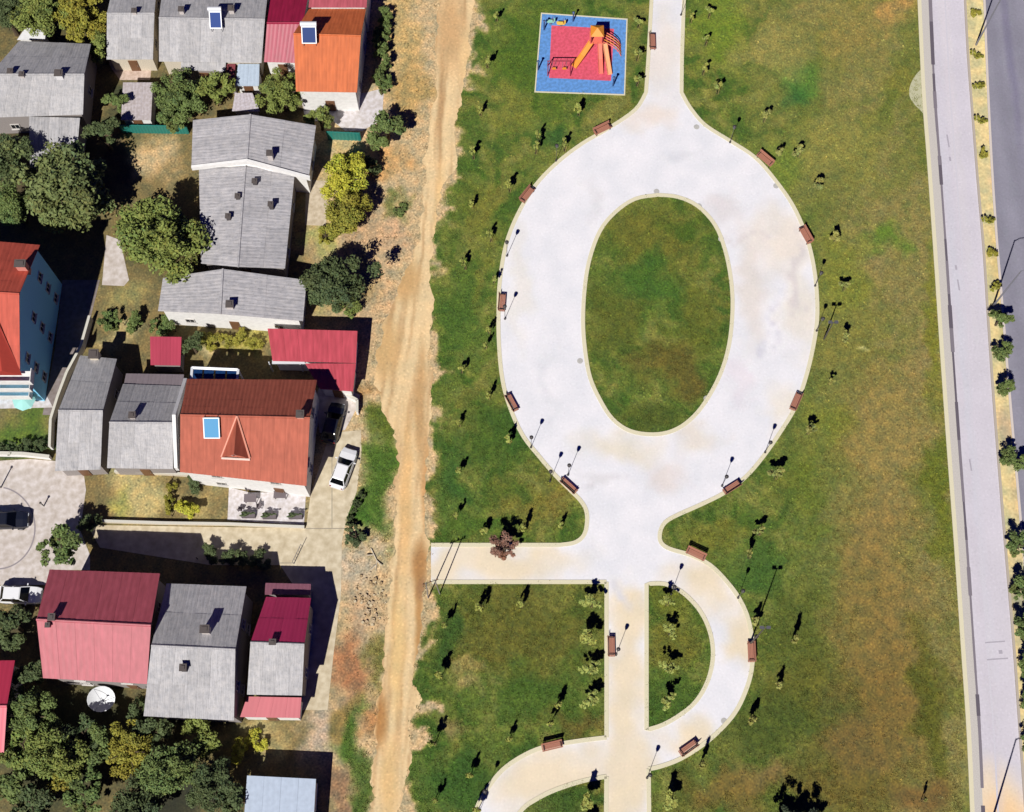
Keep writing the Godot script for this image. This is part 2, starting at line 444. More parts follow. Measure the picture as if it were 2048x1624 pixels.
func build_paths() -> void:
	var outer := GS(path_outline())
	hole_polys = [GS(smooth(oval)), GS(smooth(half_moon))]
	var cut := G(1330, 800).x
	for side in [-1.0, 1.0]:
		var far: float = cut + side * 200.0
		var half := PackedVector2Array([Vector2(cut, -200), Vector2(far, -200), Vector2(far, 200), Vector2(cut, 200)])
		var parts := Geometry2D.intersect_polygons(outer, half)
		for hole in hole_polys:
			var next: Array[PackedVector2Array] = []
			for q in parts: next.append_array(Geometry2D.clip_polygons(q, hole))
			parts = next
		for q in parts: path_polys.append(q)
	var base := func(_x: float, _z: float) -> Color: return A(232, 231, 236)
	var beige := [[1240, 890, 90, 40, 226, 214, 190, 0.65], [1400, 880, 60, 40, 228, 216, 200, 0.65], [1560, 480, 70, 90, 232, 218, 200, 0.65], [1600, 620, 40, 120, 230, 220, 204, 0.65], [1500, 560, 40, 160, 224, 212, 202, 0.65], [1010, 1125, 170, 50, 232, 216, 188, 0.95], [880, 1130, 40, 50, 232, 216, 188, 0.95], [1410, 1160, 90, 70, 232, 216, 188, 0.95], [1490, 1280, 40, 90, 232, 216, 188, 0.95], [1254, 1400, 60, 220, 232, 216, 188, 0.95], [1254, 1600, 60, 90, 232, 216, 188, 0.95], [1110, 1560, 150, 80, 232, 216, 188, 0.95], [1332, 100, 60, 130, 230, 218, 206, 0.65], [1300, 230, 70, 40, 230, 214, 200, 0.65], [1040, 560, 30, 160, 232, 226, 216, 0.6], [1560, 820, 40, 60, 232, 222, 206, 0.65], [1380, 1470, 70, 40, 232, 216, 188, 0.95], [1250, 1230, 60, 60, 232, 216, 188, 0.95], [1330, 950, 60, 50, 224, 212, 206, 0.7], [1480, 760, 30, 60, 226, 218, 226, 0.7], [1440, 420, 60, 50, 224, 216, 216, 0.7], [1590, 560, 10, 120, 214, 206, 206, 0.8], [1530, 700, 8, 60, 214, 212, 222, 0.8], [1556, 640, 6, 70, 210, 208, 218, 0.8], [1470, 1000, 30, 12, 214, 212, 220, 0.7], [1200, 960, 60, 10, 214, 212, 216, 0.7], [1100, 760, 10, 120, 222, 222, 228, 0.8], [1480, 470, 70, 6, 214, 206, 206, 0.9], [1240, 1190, 14, 40, 212, 212, 220, 0.8], [1360, 320, 60, 20, 218, 218, 224, 0.8], [1180, 400, 20, 60, 220, 218, 222, 0.7]]
	var ctrl := make_control(base, beige, 256, 2.0)
	var t := grain(ctrl, 1024, 41, 0.03, 0.03, 0.015, 0.5, 0.03, 0.1)
	var st := SurfaceTool.new()
	st.begin(Mesh.PRIMITIVE_TRIANGLES)
	for q in path_polys: sheet_to(st, q, 0.02, MAP)
	var path := structure("path", st.commit(), ground_mat("path", t, 0.9), "pale concrete park path looping round an oval lawn")
	# kerbs
	var km := mat("kerb", A(238, 230, 198), 0.9, "speck", Vector3(0.8, 0.8, 0.8))
	var lines := []
	var w := [[1306, -60], [1302, 20], [1297, 110]]
	w.append_array(smooth(ring_west))
	w.append([862, 1090])
	lines.append([w, false])
	lines.append([[[864, 1164], [1213, 1164]], false])
	lines.append([[[1213, 1164], [1213, 1475]], false])
	lines.append([smooth(branch_out), false])
	lines.append([smooth(branch_in), false])
	lines.append([[[1213, 1553], [1211, 1720]], false])
	var e := [[1370, -60], [1367, 20], [1364, 110]]
	e.append_array(smooth(ring_east))
	lines.append([e, false])
	lines.append([[[1297, 1538], [1299, 1720]], false])
	lines.append([smooth(oval).slice(0, -1), true])
	lines.append([smooth(half_moon), true])
	for l in lines:
		var k := begin()
		ribbon(k, GS(l[0]), 0.4, -0.05, 0.06, l[1])
		put("kerb", done(k), km, path)

func strip(a: Array, b: Array) -> PackedVector2Array:
	var q := a.duplicate()
	var r := b.duplicate()
	r.reverse()
	q.append_array(r)
	return GS(q)

func shift(a: Array, dx: float) -> Array:
	var o := []
	for q in a: o.append([q[0] + dx, q[1]])
	return o

func build_roads() -> void:
	# dirt track
	var te := ragged(shift(track_east, -9), 4.0, 16, 21)
	var tw := ragged(track_west, 6.0, 16, 22)
	var poly := strip(tw, te)
	hard_polys.append(poly)
	var rut := FastNoiseLite.new()
	rut.seed = 31
	rut.frequency = 0.25
	rut.fractal_octaves = 3
	var base := func(x: float, z: float) -> Color:
		var f := rut.get_noise_2d((x + z * 0.078 + 0.35 * sin(z * 0.11)) * 4.2, z * 0.12)
		return A(226, 198, 152).lerp(A(188, 152, 108), clampf(f * 1.5, 0.0, 1.0)).lerp(A(236, 206, 158), clampf(-f * 1.3, 0.0, 1.0))
	var tp := [[900, 60, 40, 120, 206, 168, 120], [930, 120, 18, 90, 228, 194, 142], [880, 420, 16, 120, 232, 196, 140], [812, 560, 40, 60, 202, 164, 112], [770, 700, 40, 80, 206, 170, 118], [840, 820, 14, 160, 184, 142, 92, .7], [812, 1000, 16, 200, 224, 184, 128], [840, 1130, 20, 60, 178, 132, 82], [836, 1250, 9, 130, 176, 130, 76, .8], [795, 1300, 18, 140, 226, 192, 134], [762, 1440, 14, 60, 176, 122, 66, .8], [780, 1560, 20, 90, 224, 188, 132], [850, 960, 10, 120, 206, 160, 108], [845, 1180, 14, 30, 150, 110, 76, .7]]
	var tt := grain(make_control(base, tp, 640, 0.25), 1024, 61, 0.07, 0.04, 0.05, 0.4, 0.05, 0.3)
	var st := SurfaceTool.new()
	st.begin(Mesh.PRIMITIVE_TRIANGLES)
	sheet_to(st, poly, 0.008, MAP)
	structure("dirt_track", st.commit(), ground_mat("track", tt), "sandy dirt track with wheel ruts")
	# service road beside the park
	var plain := func(_x: float, _z: float) -> Color: return A(208, 203, 212)
	var rp := [[1890, 60, 14, 700, 214, 208, 214, .7], [1925, 700, 12, 700, 204, 202, 212, .7], [1985, 1590, 60, 70, 236, 216, 190], [2010, 1650, 60, 70, 240, 204, 158], [1960, 1200, 12, 500, 204, 198, 208, .7]]
	var rt := grain(make_control(plain, rp, 320, 0.4), 1024, 81, 0.04, 0.025, 0.02, 0.5, 0.02, 0.0)
	var rm := ground_mat("service_road", rt, 0.85)
	var gutter_at := shift(road_west, 22)
	var road := structure("service_road", sheet(strip(gutter_at, road_east), 0.012), rm, "pale asphalt service road along the park")
	hard_polys.append(strip(road_west, shift(median_east, 300)))
	# pavement beside it
	var walk := structure("pavement", sheet(strip(shift(road_west, 2), gutter_at), 0.016), mat("pavement", A(212, 206, 200), 0.9, "speck", Vector3(0.4, 0.4, 0.4)), "narrow pale concrete pavement edging the lawn")
	var k := begin()
	ribbon(k, GS(smooth(road_west)), 0.4, -0.05, 0.1)
	put("kerb", done(k), mats["kerb"], walk)
	# drain gutter of worn sections
	var gm := mat("gutter", A(138, 130, 140), 0.9, "speck", Vector3(0.5, 0.5, 0.5))
	var gl := GS(smooth(gutter_at, 8))
	var gi := 0
	while gi < gl.size() - 2:
		var n := rng.randi_range(1, 3)
		var g := begin()
		ribbon(g, gl.slice(gi, mini(gi + n + 1, gl.size())), rng.randf_range(0.2, 0.4), 0.0, 0.022 + gi % 2 * 0.002)
		put("drain_slab", done(g), gm if rng.randf() < 0.55 else mat("gutter_dark", A(106, 98, 110), 0.9, "speck", Vector3(0.5, 0.5, 0.5)), walk)
		gi += n if rng.randf() < 0.93 else n + 1
	# worn dark repairs in the road, slightly sunk in look but lying flat
	for q in [[1896, 282, 1.5, .16], [1900, 318, .5, .2], [1912, 535, .5, .2], [1917, 570, 1.2, .15], [1941, 930, 1.2, .15], [1990, 1284, .12, 1.9], [2001, 1304, .35, .35], [1995, 1318, .12, 2.0]]:
		var p := P(q[0], q[1], 0.0)
		var b := begin()
		bx(b, Vector3(p.x, 0.008, p.z), Vector3(q[3], 0.02, q[2]), deg_to_rad(4))
		put("patch", done(b), mat("road_patch", A(186, 180, 192), 0.9, "speck", Vector3(0.7, 0.7, 0.7)), road)
	var cl := begin()
	var midline := []
	for i in road_west.size(): midline.append([lerpf(road_west[i][0] + 22, road_east[i][0], 0.42), road_west[i][1]])
	ribbon(cl, GS(smooth(midline)), 0.16, 0.0, 0.016)
	put("lane_line", done(cl), mat("worn_paint", A(222, 218, 228), 0.8, "speck", Vector3(0.5, 0.5, 0.5)), road)
	# planted median
	var dry := func(_x: float, _z: float) -> Color: return A(214, 198, 146)
	var mp := [[1960, 60, 16, 200, 222, 208, 150], [1990, 360, 20, 40, 226, 196, 150], [1995, 520, 20, 100, 204, 186, 130], [2012, 850, 26, 50, 206, 180, 140], [2020, 700, 26, 60, 170, 164, 110], [2035, 1000, 20, 60, 206, 184, 138], [2040, 1200, 30, 100, 178, 168, 134]]
	var mt := grain(make_control(dry, mp, 256, 0.6), 1024, 91, 0.12, 0.1, 0.05)
	var med := structure("median", sheet(strip(road_east, median_east), 0.05), ground_mat("median", mt), "dry planted median strip between the two roads")
	for l in [[road_east, A(196, 184, 170)], [median_east, A(228, 216, 208)]]:
		var mk := begin()
		ribbon(mk, GS(smooth(l[0])), 0.24, -0.05, 0.13)
		put("kerb", done(mk), mat("kerb_%d" % l[0][0][0], l[1], 0.9, "speck", Vector3(0.8, 0.8, 0.8)), med)
	# main road beyond
	var asph := func(x: float, z: float) -> Color:
		var f := sin((x - z * 0.055) * 2.3) * 0.5 + 0.5
		return A(136, 134, 148).lerp(A(150, 148, 162), f * 0.6)
	var at := grain(make_control(asph, [[2020, 100, 12, 300, 124, 120, 142, .8]], 320, 0.25), 1024, 95, 0.05, 0.04, 0.02, 0.5, 0.03, 0.0)
	structure("main_road", sheet(strip(median_east, shift(median_east, 190)), 0.012), ground_mat("main_road", at, 0.8), "grey asphalt main road beyond the median")
	# concrete apron that bulges from the pavement
	structure("apron", sheet(GS(smooth([[1841, 140], [1830, 152], [1820, 172], [1819, 192], [1828, 208], [1842, 222], [1849, 232]])), 0.02), mat("apron", A(204, 202, 168), 0.9, "speck", Vector3(0.5, 0.5, 0.5)), "rounded concrete apron beside the service road")

func yard(called: String, pts: Array, m: Material, label: String, y := 0.012) -> MeshInstance3D:
	var g := GS(pts)
	hard_polys.append(g)
	var st := begin()
	var idx := Geometry2D.triangulate_polygon(g)
	for k in range(0, idx.size(), 3):
		for v in [0, 1, 2]:
			var q := g[idx[k + v]]
			st.add_vertex(Vector3(q.x, y, q.y))
	# a slab has an edge
	for i in g.size():
		var j := (i + 1) % g.size()
		quad(st, Vector3(g[i].x, -0.1, g[i].y), Vector3(g[j].x, -0.1, g[j].y), Vector3(g[j].x, y, g[j].y), Vector3(g[i].x, y, g[i].y))
	return structure(called, done(st), m, label)

func build_yards() -> void:
	var cream := mat("cream_concrete", A(226, 214, 188), 0.9, "stain", Vector3(0.12, 0.12, 0.12))
	var pale := mat("pale_concrete", A(224, 216, 214), 0.9, "stain", Vector3(0.15, 0.15, 0.15))
	var white := mat("white_paving", A(230, 226, 232), 0.85, "stain", Vector3(0.2, 0.2, 0.2))
	var drive := yard("driveway", [[660, 866], [722, 860], [723, 905], [713, 985], [692, 1040], [684, 1082], [682, 1190], [668, 1300], [655, 1420], [600, 1420], [600, 1190], [560, 1130], [420, 1130], [200, 1095], [180, 1060], [180, 1050], [560, 1056], [612, 1056], [622, 985], [640, 930]], cream, "cream concrete driveway")
	for l in [[[612, 1057], [690, 1057]], [[664, 900], [664, 1056]], [[560, 1126], [590, 1126]]]:
		var g := begin()
		ribbon(g, GS(l), 0.07, 0.0, 0.016)
		put("joint", done(g), mat("joint", A(150, 142, 128), 0.95), drive)
	yard("terrace", [[458, 975], [500, 985], [612, 985], [608, 1050], [540, 1046], [455, 1040]], white, "white paved terrace south of the dormer house", 0.03)
	var court := yard("courtyard", [[-60, 925], [60, 918], [110, 922], [165, 930], [172, 980], [160, 1060], [180, 1110], [180, 1140], [100, 1140], [95, 1170], [-60, 1170]], pale, "pale concrete courtyard with a circular joint")
	var arc := begin()
	var pts := []
	for i in 40:
		var a := deg_to_rad(-80 + i * 4.4)
		pts.append([-6 + 76 * cos(a), 1056 + 82 * sin(a)])
	ribbon(arc, GS(pts), 0.14, 0.0, 0.017)
	put("joint", done(arc), mat("arc_joint", A(150, 142, 146), 0.95), court)
	yard("yard_slab", [[213, 470], [240, 480], [258, 560], [248, 572], [204, 570]], pale, "pale concrete slab beside the round tree", 0.015)
	yard("yard_slab", [[612, 360], [655, 362], [652, 452], [610, 450]], mat("tan_concrete", A(220, 206, 184), 0.9, "stain", Vector3(0.2, 0.2, 0.2)), "tan concrete slab beside the long grey roof", 0.015)
	yard("patio", [[600, 186], [730, 186], [768, 176], [764, 240], [724, 262], [690, 262], [664, 240], [612, 244]], white, "white paved patio of the orange roofed house", 0.02)
	yard("yard_slab", [[215, 122], [305, 122], [300, 160], [240, 160], [225, 140]], mat("pink_concrete", A(222, 200, 190), 0.9, "stain", Vector3(0.25, 0.25, 0.25)), "pinkish concrete slab behind the small shed", 0.015)
	yard("yard_slab", [[640, 770], [700, 780], [720, 790], [716, 812], [690, 860], [640, 866], [630, 800]], pale, "grey concrete slab beside the red roofed shed", 0.011)
	yard("yard_slab", [[-40, 752], [72, 752], [106, 815], [-40, 818]], white, "white paved porch ground of the blue house", 0.014)
	yard("lane", [[125, 560], [200, 560], [175, 660], [150, 740], [112, 830], [85, 830], [110, 700]], mat("lane", A(150, 140, 140), 0.95, "stain", Vector3(0.2, 0.2, 0.2)), "grey lane east of the blue house", 0.01)

func low_wall(label: String, pts: Array, h: float, w: float, m: Material, called := "garden_wall", cat := "wall", group := "") -> void:
	var g := GS(pts)
	var c := g[0]
	var o := thing(called, label, cat, Vector3(c.x, 0, c.y), 0.0, group)
	for i in g.size() - 1:
		var a := Vector3(g[i].x - c.x, 0, g[i].y - c.y)
		var b := Vector3(g[i + 1].x - c.x, 0, g[i + 1].y - c.y)
		var d := b - a
		var turn := -atan2(d.z, d.x)
		var s := begin()
		bx(s, (a + b) * 0.5 + Vector3(0, h * 0.5 - 0.03, 0), Vector3(d.length() - 0.004, h + 0.06, w), turn)
		put("wall_panel", done(s), m, o)
		var cp := begin()
		bx(cp, (a + b) * 0.5 + Vector3(0, h + 0.033, 0), Vector3(d.length() - 0.004, 0.06, w + 0.06), turn)
		put("coping", done(cp), mat("coping", A(226, 222, 210), 0.9, "speck", Vector3(0.6, 0.6, 0.6)), o)

func panel_fence(label: String, a2: Array, b2: Array, h: float, m: Material) -> void:
	var a := P(a2[0], a2[1])
	var b := P(b2[0], b2[1])
	var o := thing("panel_fence", label, "fence", a)
	var d := b - a
	var n := int(d.length() / 0.9)
	var turn := -atan2(d.z, d.x)
	for i in n:
		var s := begin()
		var c := d * ((i + 0.5) / n)
		var q := []
		for k in 7: q.append(Vector3((k / 6.0 - 0.5) * (d.length() / n - 0.006), 0, 0.025 * (1 if k % 2 else -1)))
		for k in 6:
			var u: Vector3 = q[k].rotated(Vector3.UP, turn) + c
			var v: Vector3 = q[k + 1].rotated(Vector3.UP, turn) + c
			quad(s, u - Vector3(0, 0.05, 0), v - Vector3(0, 0.05, 0), v + Vector3(0, h, 0), u + Vector3(0, h, 0))
		bx(s, c + Vector3(0, h, 0), Vector3(d.length() / n - 0.006, 0.06, 0.1), turn)
		put("panel", done(s), m, o)
	for i in n + 1:
		var s := begin()
		bx(s, d * (float(i) / n) + Vector3(0, h * 0.5 - 0.03, -0.09).rotated(Vector3.UP, turn), Vector3(0.07, h + 0.05, 0.07), turn)
		put("post", done(s), m, o)

# ---------------------------------------------------------------- houses
func roof_set(called: String, r: float, g: float, b: float, rough: float, spread: float, along_x := false, t := "streak") -> Array:
	# three tones of one roofing; streaks run down the slope
	var o := []
	for i in 3:
		var k := 1.0 + (i - 1) * spread
		o.append(mat("%s_%d" % [called, i], A(r, g, b, k), rough, t, Vector3(0.04, 0.2, 0.2) if along_x else Vector3(0.2, 0.2, 0.04)))
	return o

func slope(root: Node3D, a: Vector3, b: Vector3, c: Vector3, d: Vector3, ms: Array, wide: float, rows: int, amp: float, called := "roof_sheet") -> void:
	# a, b: ridge; c, d: eave below b and a
	var n := maxi(2, int(round(a.distance_to(b) / wide)))
	var nrm := (b - a).cross(d - a).normalized()
	if nrm.y < 0: nrm = -nrm
	for row in rows:
		var v0 := float(row) / rows
		var v1 := minf(1.0, float(row + 1) / rows + (0.03 if row < rows - 1 else 0.0))
		var lift := (rows - 1 - row) * minf(0.03, 0.06 / rows)
		for i in n:
			var st := begin()
			var seg := 6
			var jit := rng.randf_range(0.0, 0.02) + lift
			var top := []
			var low := []
			for k in seg + 1:
				var u := (i + (k / float(seg)) * 0.992 + 0.004) / n
				var up := nrm * (jit + (amp if k % 2 else 0.0))
				var p: Vector3 = a.lerp(b, u)
				var q: Vector3 = d.lerp(c, u)
				top.append(p.lerp(q, v0) + up)
				low.append(p.lerp(q, v1) + up)
			var th := nrm * -0.06
			for k in seg:
				quad(st, top[k], top[k + 1], low[k + 1], low[k])
			quad(st, low[0], low[seg], low[seg] + th, low[0] + th)
			quad(st, top[0], low[0], low[0] + th, top[0] + th)
			quad(st, top[seg] + th, low[seg] + th, low[seg], top[seg])
			put(called, done(st), ms[rng.randi() % ms.size()], root)

func inset(p: Vector3, c: Vector3, by: float) -> Vector3:
	var d := Vector3(p.x - c.x, 0, p.z - c.z)
	return Vector3(p.x, p.y, p.z) - d.normalized() * by

func window(root: Node3D, at: Vector3, turn: float, w: float, h: float) -> void:
	var key := "w%.2f_%.2f" % [w, h]
	if not boxes.has(key):
		var f := begin()
		for s in [-1, 1]:
			bx(f, Vector3(s * (w * 0.5 - 0.04), 0, 0), Vector3(0.08, h, 0.1))
			bx(f, Vector3(0, s * (h * 0.5 - 0.04), 0), Vector3(w - 0.164, 0.078, 0.1))
		bx(f, Vector3.ZERO, Vector3(0.05, h - 0.16, 0.08))
		boxes[key] = [done(f), box_mesh(Vector3(w - 0.15, h - 0.15, 0.04)), box_mesh(Vector3(w + 0.14, 0.05, 0.2))]
	var o := put("window", boxes[key][0], mat("frame", A(206, 202, 198), 0.6), root, at)
	o.rotation.y = turn
	put("pane", boxes[key][1], mat("glass", Color(0.05, 0.07, 0.11), 0.12), o)
	put("sill", boxes[key][2], mats["frame"], o, Vector3(0, -h * 0.5 - 0.03, 0.05))

func door(root: Node3D, at: Vector3, turn: float) -> void:
	if not boxes.has("door"):
		var st := begin()
		bx(st, Vector3.ZERO, Vector3(0.95, 2.05, 0.08))
		bx(st, Vector3(0, 0.45, 0.045), Vector3(0.6, 0.7, 0.02))
		bx(st, Vector3(0, -0.5, 0.045), Vector3(0.6, 0.7, 0.02))
		boxes["door"] = [done(st), box_mesh(Vector3(0.04, 0.12, 0.1))]
	var o := put("door", boxes["door"][0], mat("door", A(120, 84, 58), 0.6), root, at)
	o.rotation.y = turn
	put("handle", boxes["door"][1], mat("handle", A(190, 190, 190), 0.3, "", Vector3.ONE, 0.8), o, Vector3(0.38, 0, 0.06))

func wall_openings(root: Node3D, a: Vector3, b: Vector3, h: float, with_door: bool) -> void:
	# a, b: foot of the wall, seen from outside left to right
	var d := b - a
	var len := d.length()
	var turn := -atan2(d.z, d.x)
	var out := Vector3(0, 0, 1).rotated(Vector3.UP, turn)
	var n := maxi(1, int(len / 4.0))
	var floors := maxi(1, int(h / 2.7))
	for fl in floors:
		for i in n:
			var at := a + d * ((i + 0.5) / n) + out * 0.03
			if with_door and fl == 0 and i == n / 2:
				door(root, at + Vector3(0, 1.02, 0), turn)
			else:
				window(root, at + Vector3(0, 1.5 + fl * 2.7, 0), turn, 0.95, 0.95)

func chimney(root: Node3D, px: float, py: float, h: float, s := Vector3(0.55, 1.3, 0.55), m: Material = null) -> void:
	var p := P(px, py, h) - root.position
	var mm: Material = m if m else mat("plaster_chimney", A(226, 216, 212), 0.9, "speck", Vector3(0.8, 0.8, 0.8))
	var st := begin()
	bx(st, Vector3.ZERO, Vector3(s.x, s.y, s.z))
	var c := put("chimney", done(st), mm, root, p - Vector3(0, s.y * 0.5, 0))
	var k := begin()
	bx(k, Vector3(0, s.y * 0.5 + 0.05, 0), Vector3(s.x + 0.16, 0.1, s.z + 0.16))
	bx(k, Vector3(0, s.y * 0.5 + 0.14, 0), Vector3(s.x - 0.2, 0.08, s.z - 0.2))
	put("cap", done(k), mat("soot", A(90, 82, 80), 0.95), c)

func ridge_cap(root: Node3D, a: Vector3, b: Vector3, m: Material) -> void:
	var st := begin()
	tube(st, [a + Vector3(0, 0.02, 0), b + Vector3(0, 0.02, 0)], [0.13, 0.13], 6)
	put("ridge_cap", done(st), m, root)

func gable_house(called: String, label: String, e: Array, r: Array, he: float, hr: float, axis: String, m1: Array, m2: Array, wall: Material, wide := 1.1, rows := 2, amp := 0.014, cap: Material = null) -> Node3D:
	# e: eave corners nw, ne, se, sw; r: ridge ends (west, east or north, south), photograph pixels
	var c := []
	var mid := Vector3.ZERO
	for q in e:
		var p := P(q[0], q[1], he)
		c.append(p)
		mid += p * 0.25
	mid.y = 0
	var o := thing(called, label, "house", mid)
	for i in 4: c[i] -= mid
	var ra := P(r[0][0], r[0][1], hr) - mid
	var rb := P(r[1][0], r[1][1], hr) - mid
	var w := []
	for i in 4: w.append(inset(c[i], Vector3.ZERO, 0.5) - Vector3(0, 0.1, 0))
	var st := begin()
	for i in 4:
		var j := (i + 1) % 4
		quad(st, Vector3(w[i].x, -0.05, w[i].z), Vector3(w[j].x, -0.05, w[j].z), w[j], w[i])
	var down := Vector3(0, -0.14, 0)
	var ia := ra.lerp(rb, 0.35 / ra.distance_to(rb)) + down
	var ib := rb.lerp(ra, 0.35 / ra.distance_to(rb)) + down
	if axis == "x":
		tri(st, w[0], w[3], ia)
		tri(st, w[1], w[2], ib)
	else:
		tri(st, w[0], w[1], ia)
		tri(st, w[3], w[2], ib)
	put("wall", done(st), wall, o)
	if axis == "x":
		slope(o, ra, rb, c[1], c[0], m1, wide, rows, amp)
		slope(o, ra, rb, c[2], c[3], m2, wide, rows, amp)
	else:
		slope(o, ra, rb, c[3], c[0], m1, wide, rows, amp)
		slope(o, ra, rb, c[2], c[1], m2, wide, rows, amp)
	ridge_cap(o, ra, rb, cap if cap else m2[1])
	var f := []
	for i in 4: f.append(Vector3(w[i].x, 0, w[i].z))
	wall_openings(o, f[3], f[2], he, true)
	wall_openings(o, f[2], f[1], he, false)
	return o

func flat_shed(called: String, label: String, e: Array, hs: Array, ms: Array, wall: Material, category := "shed", wide := 1.0, amp := 0.02, openings := true, vertical := true) -> Node3D:
	# a single-pitch roof over four corners nw, ne, se, sw with a height each
	var c := []
	var mid := Vector3.ZERO
	for i in 4:
		var p := P(e[i][0], e[i][1], hs[i])
		c.append(p)
		mid += p * 0.25
	mid.y = 0
	var o := thing(called, label, category, mid)
	for i in 4: c[i] -= mid
	var w := []
	for i in 4: w.append(inset(c[i], Vector3.ZERO, 0.3) - Vector3(0, 0.09, 0))
	var st := begin()
	for i in 4:
		var j := (i + 1) % 4
		quad(st, Vector3(w[i].x, -0.05, w[i].z), Vector3(w[j].x, -0.05, w[j].z), w[j], w[i])
	put("wall", done(st), wall, o)
	if vertical: slope(o, c[0], c[1], c[2], c[3], ms, wide, 1, amp)
	else: slope(o, c[1], c[2], c[3], c[0], ms, wide, 1, amp)
	if openings:
		var sw := Vector3(w[3].x, 0, w[3].z)
		var se := Vector3(w[2].x, 0, w[2].z)
		var d := se - sw
		var turn := -atan2(d.z, d.x)
		door(o, sw + d * 0.5 + Vector3(0, 1.02, 0.03), turn)
	return o

func solar_heater(label: String, px: float, py: float, h: float, w: float, l: float, tilt: float, col: Color, tank := true) -> void:
	# a tilted collector panel facing south with a white tank above it
	var p := P(px, py, h)
	var o := thing("solar_water_heater", label, "solar heater", p - Vector3(0, 0.0, 0))
	var b := Basis(Vector3.RIGHT, deg_to_rad(tilt))
	var fr := begin()
	for s in [-1, 1]:
		bx(fr, Vector3(s * (w * 0.5 - 0.04), 0, 0), Vector3(0.09, 0.11, l))
		bx(fr, Vector3(0, 0, s * (l * 0.5 - 0.04)), Vector3(w - 0.19, 0.108, 0.09))
	var f := put("frame", done(fr), mat("white_metal", A(224, 226, 232), 0.4), o)
	f.basis = b
	var g := put("panel", box_mesh(Vector3(w - 0.18, 0.05, l - 0.18)), mat("panel_%d" % int(col.b * 900 + col.r * 90), col, 0.75), o)
	g.basis = b
	var top: Vector3 = b * Vector3(0, 0.05, -l * 0.5 - 0.2)
	if tank:
		var st := begin()
		tube(st, [top + Vector3(-w * 0.55, 0.1, 0), top + Vector3(w * 0.55, 0.1, 0)], [0.26, 0.26], 12)
		put("tank", done(st), mats["white_metal"], o)
	var lg := begin()
	for s in [-1, 1]:
		for z in [-0.45, 0.45]:
			var q: Vector3 = b * Vector3(s * w * 0.42, 0, z * l)
			tube(lg, [q, Vector3(q.x, q.y - 0.75, q.z)], [0.03, 0.03], 5)
		tube(lg, [top + Vector3(s * w * 0.4, 0, 0), top + Vector3(s * w * 0.4, -1.0, 0)], [0.03, 0.03], 5)
	put("stand", done(lg), mat("steel", A(150, 150, 156), 0.4, "", Vector3.ONE, 0.6), o)

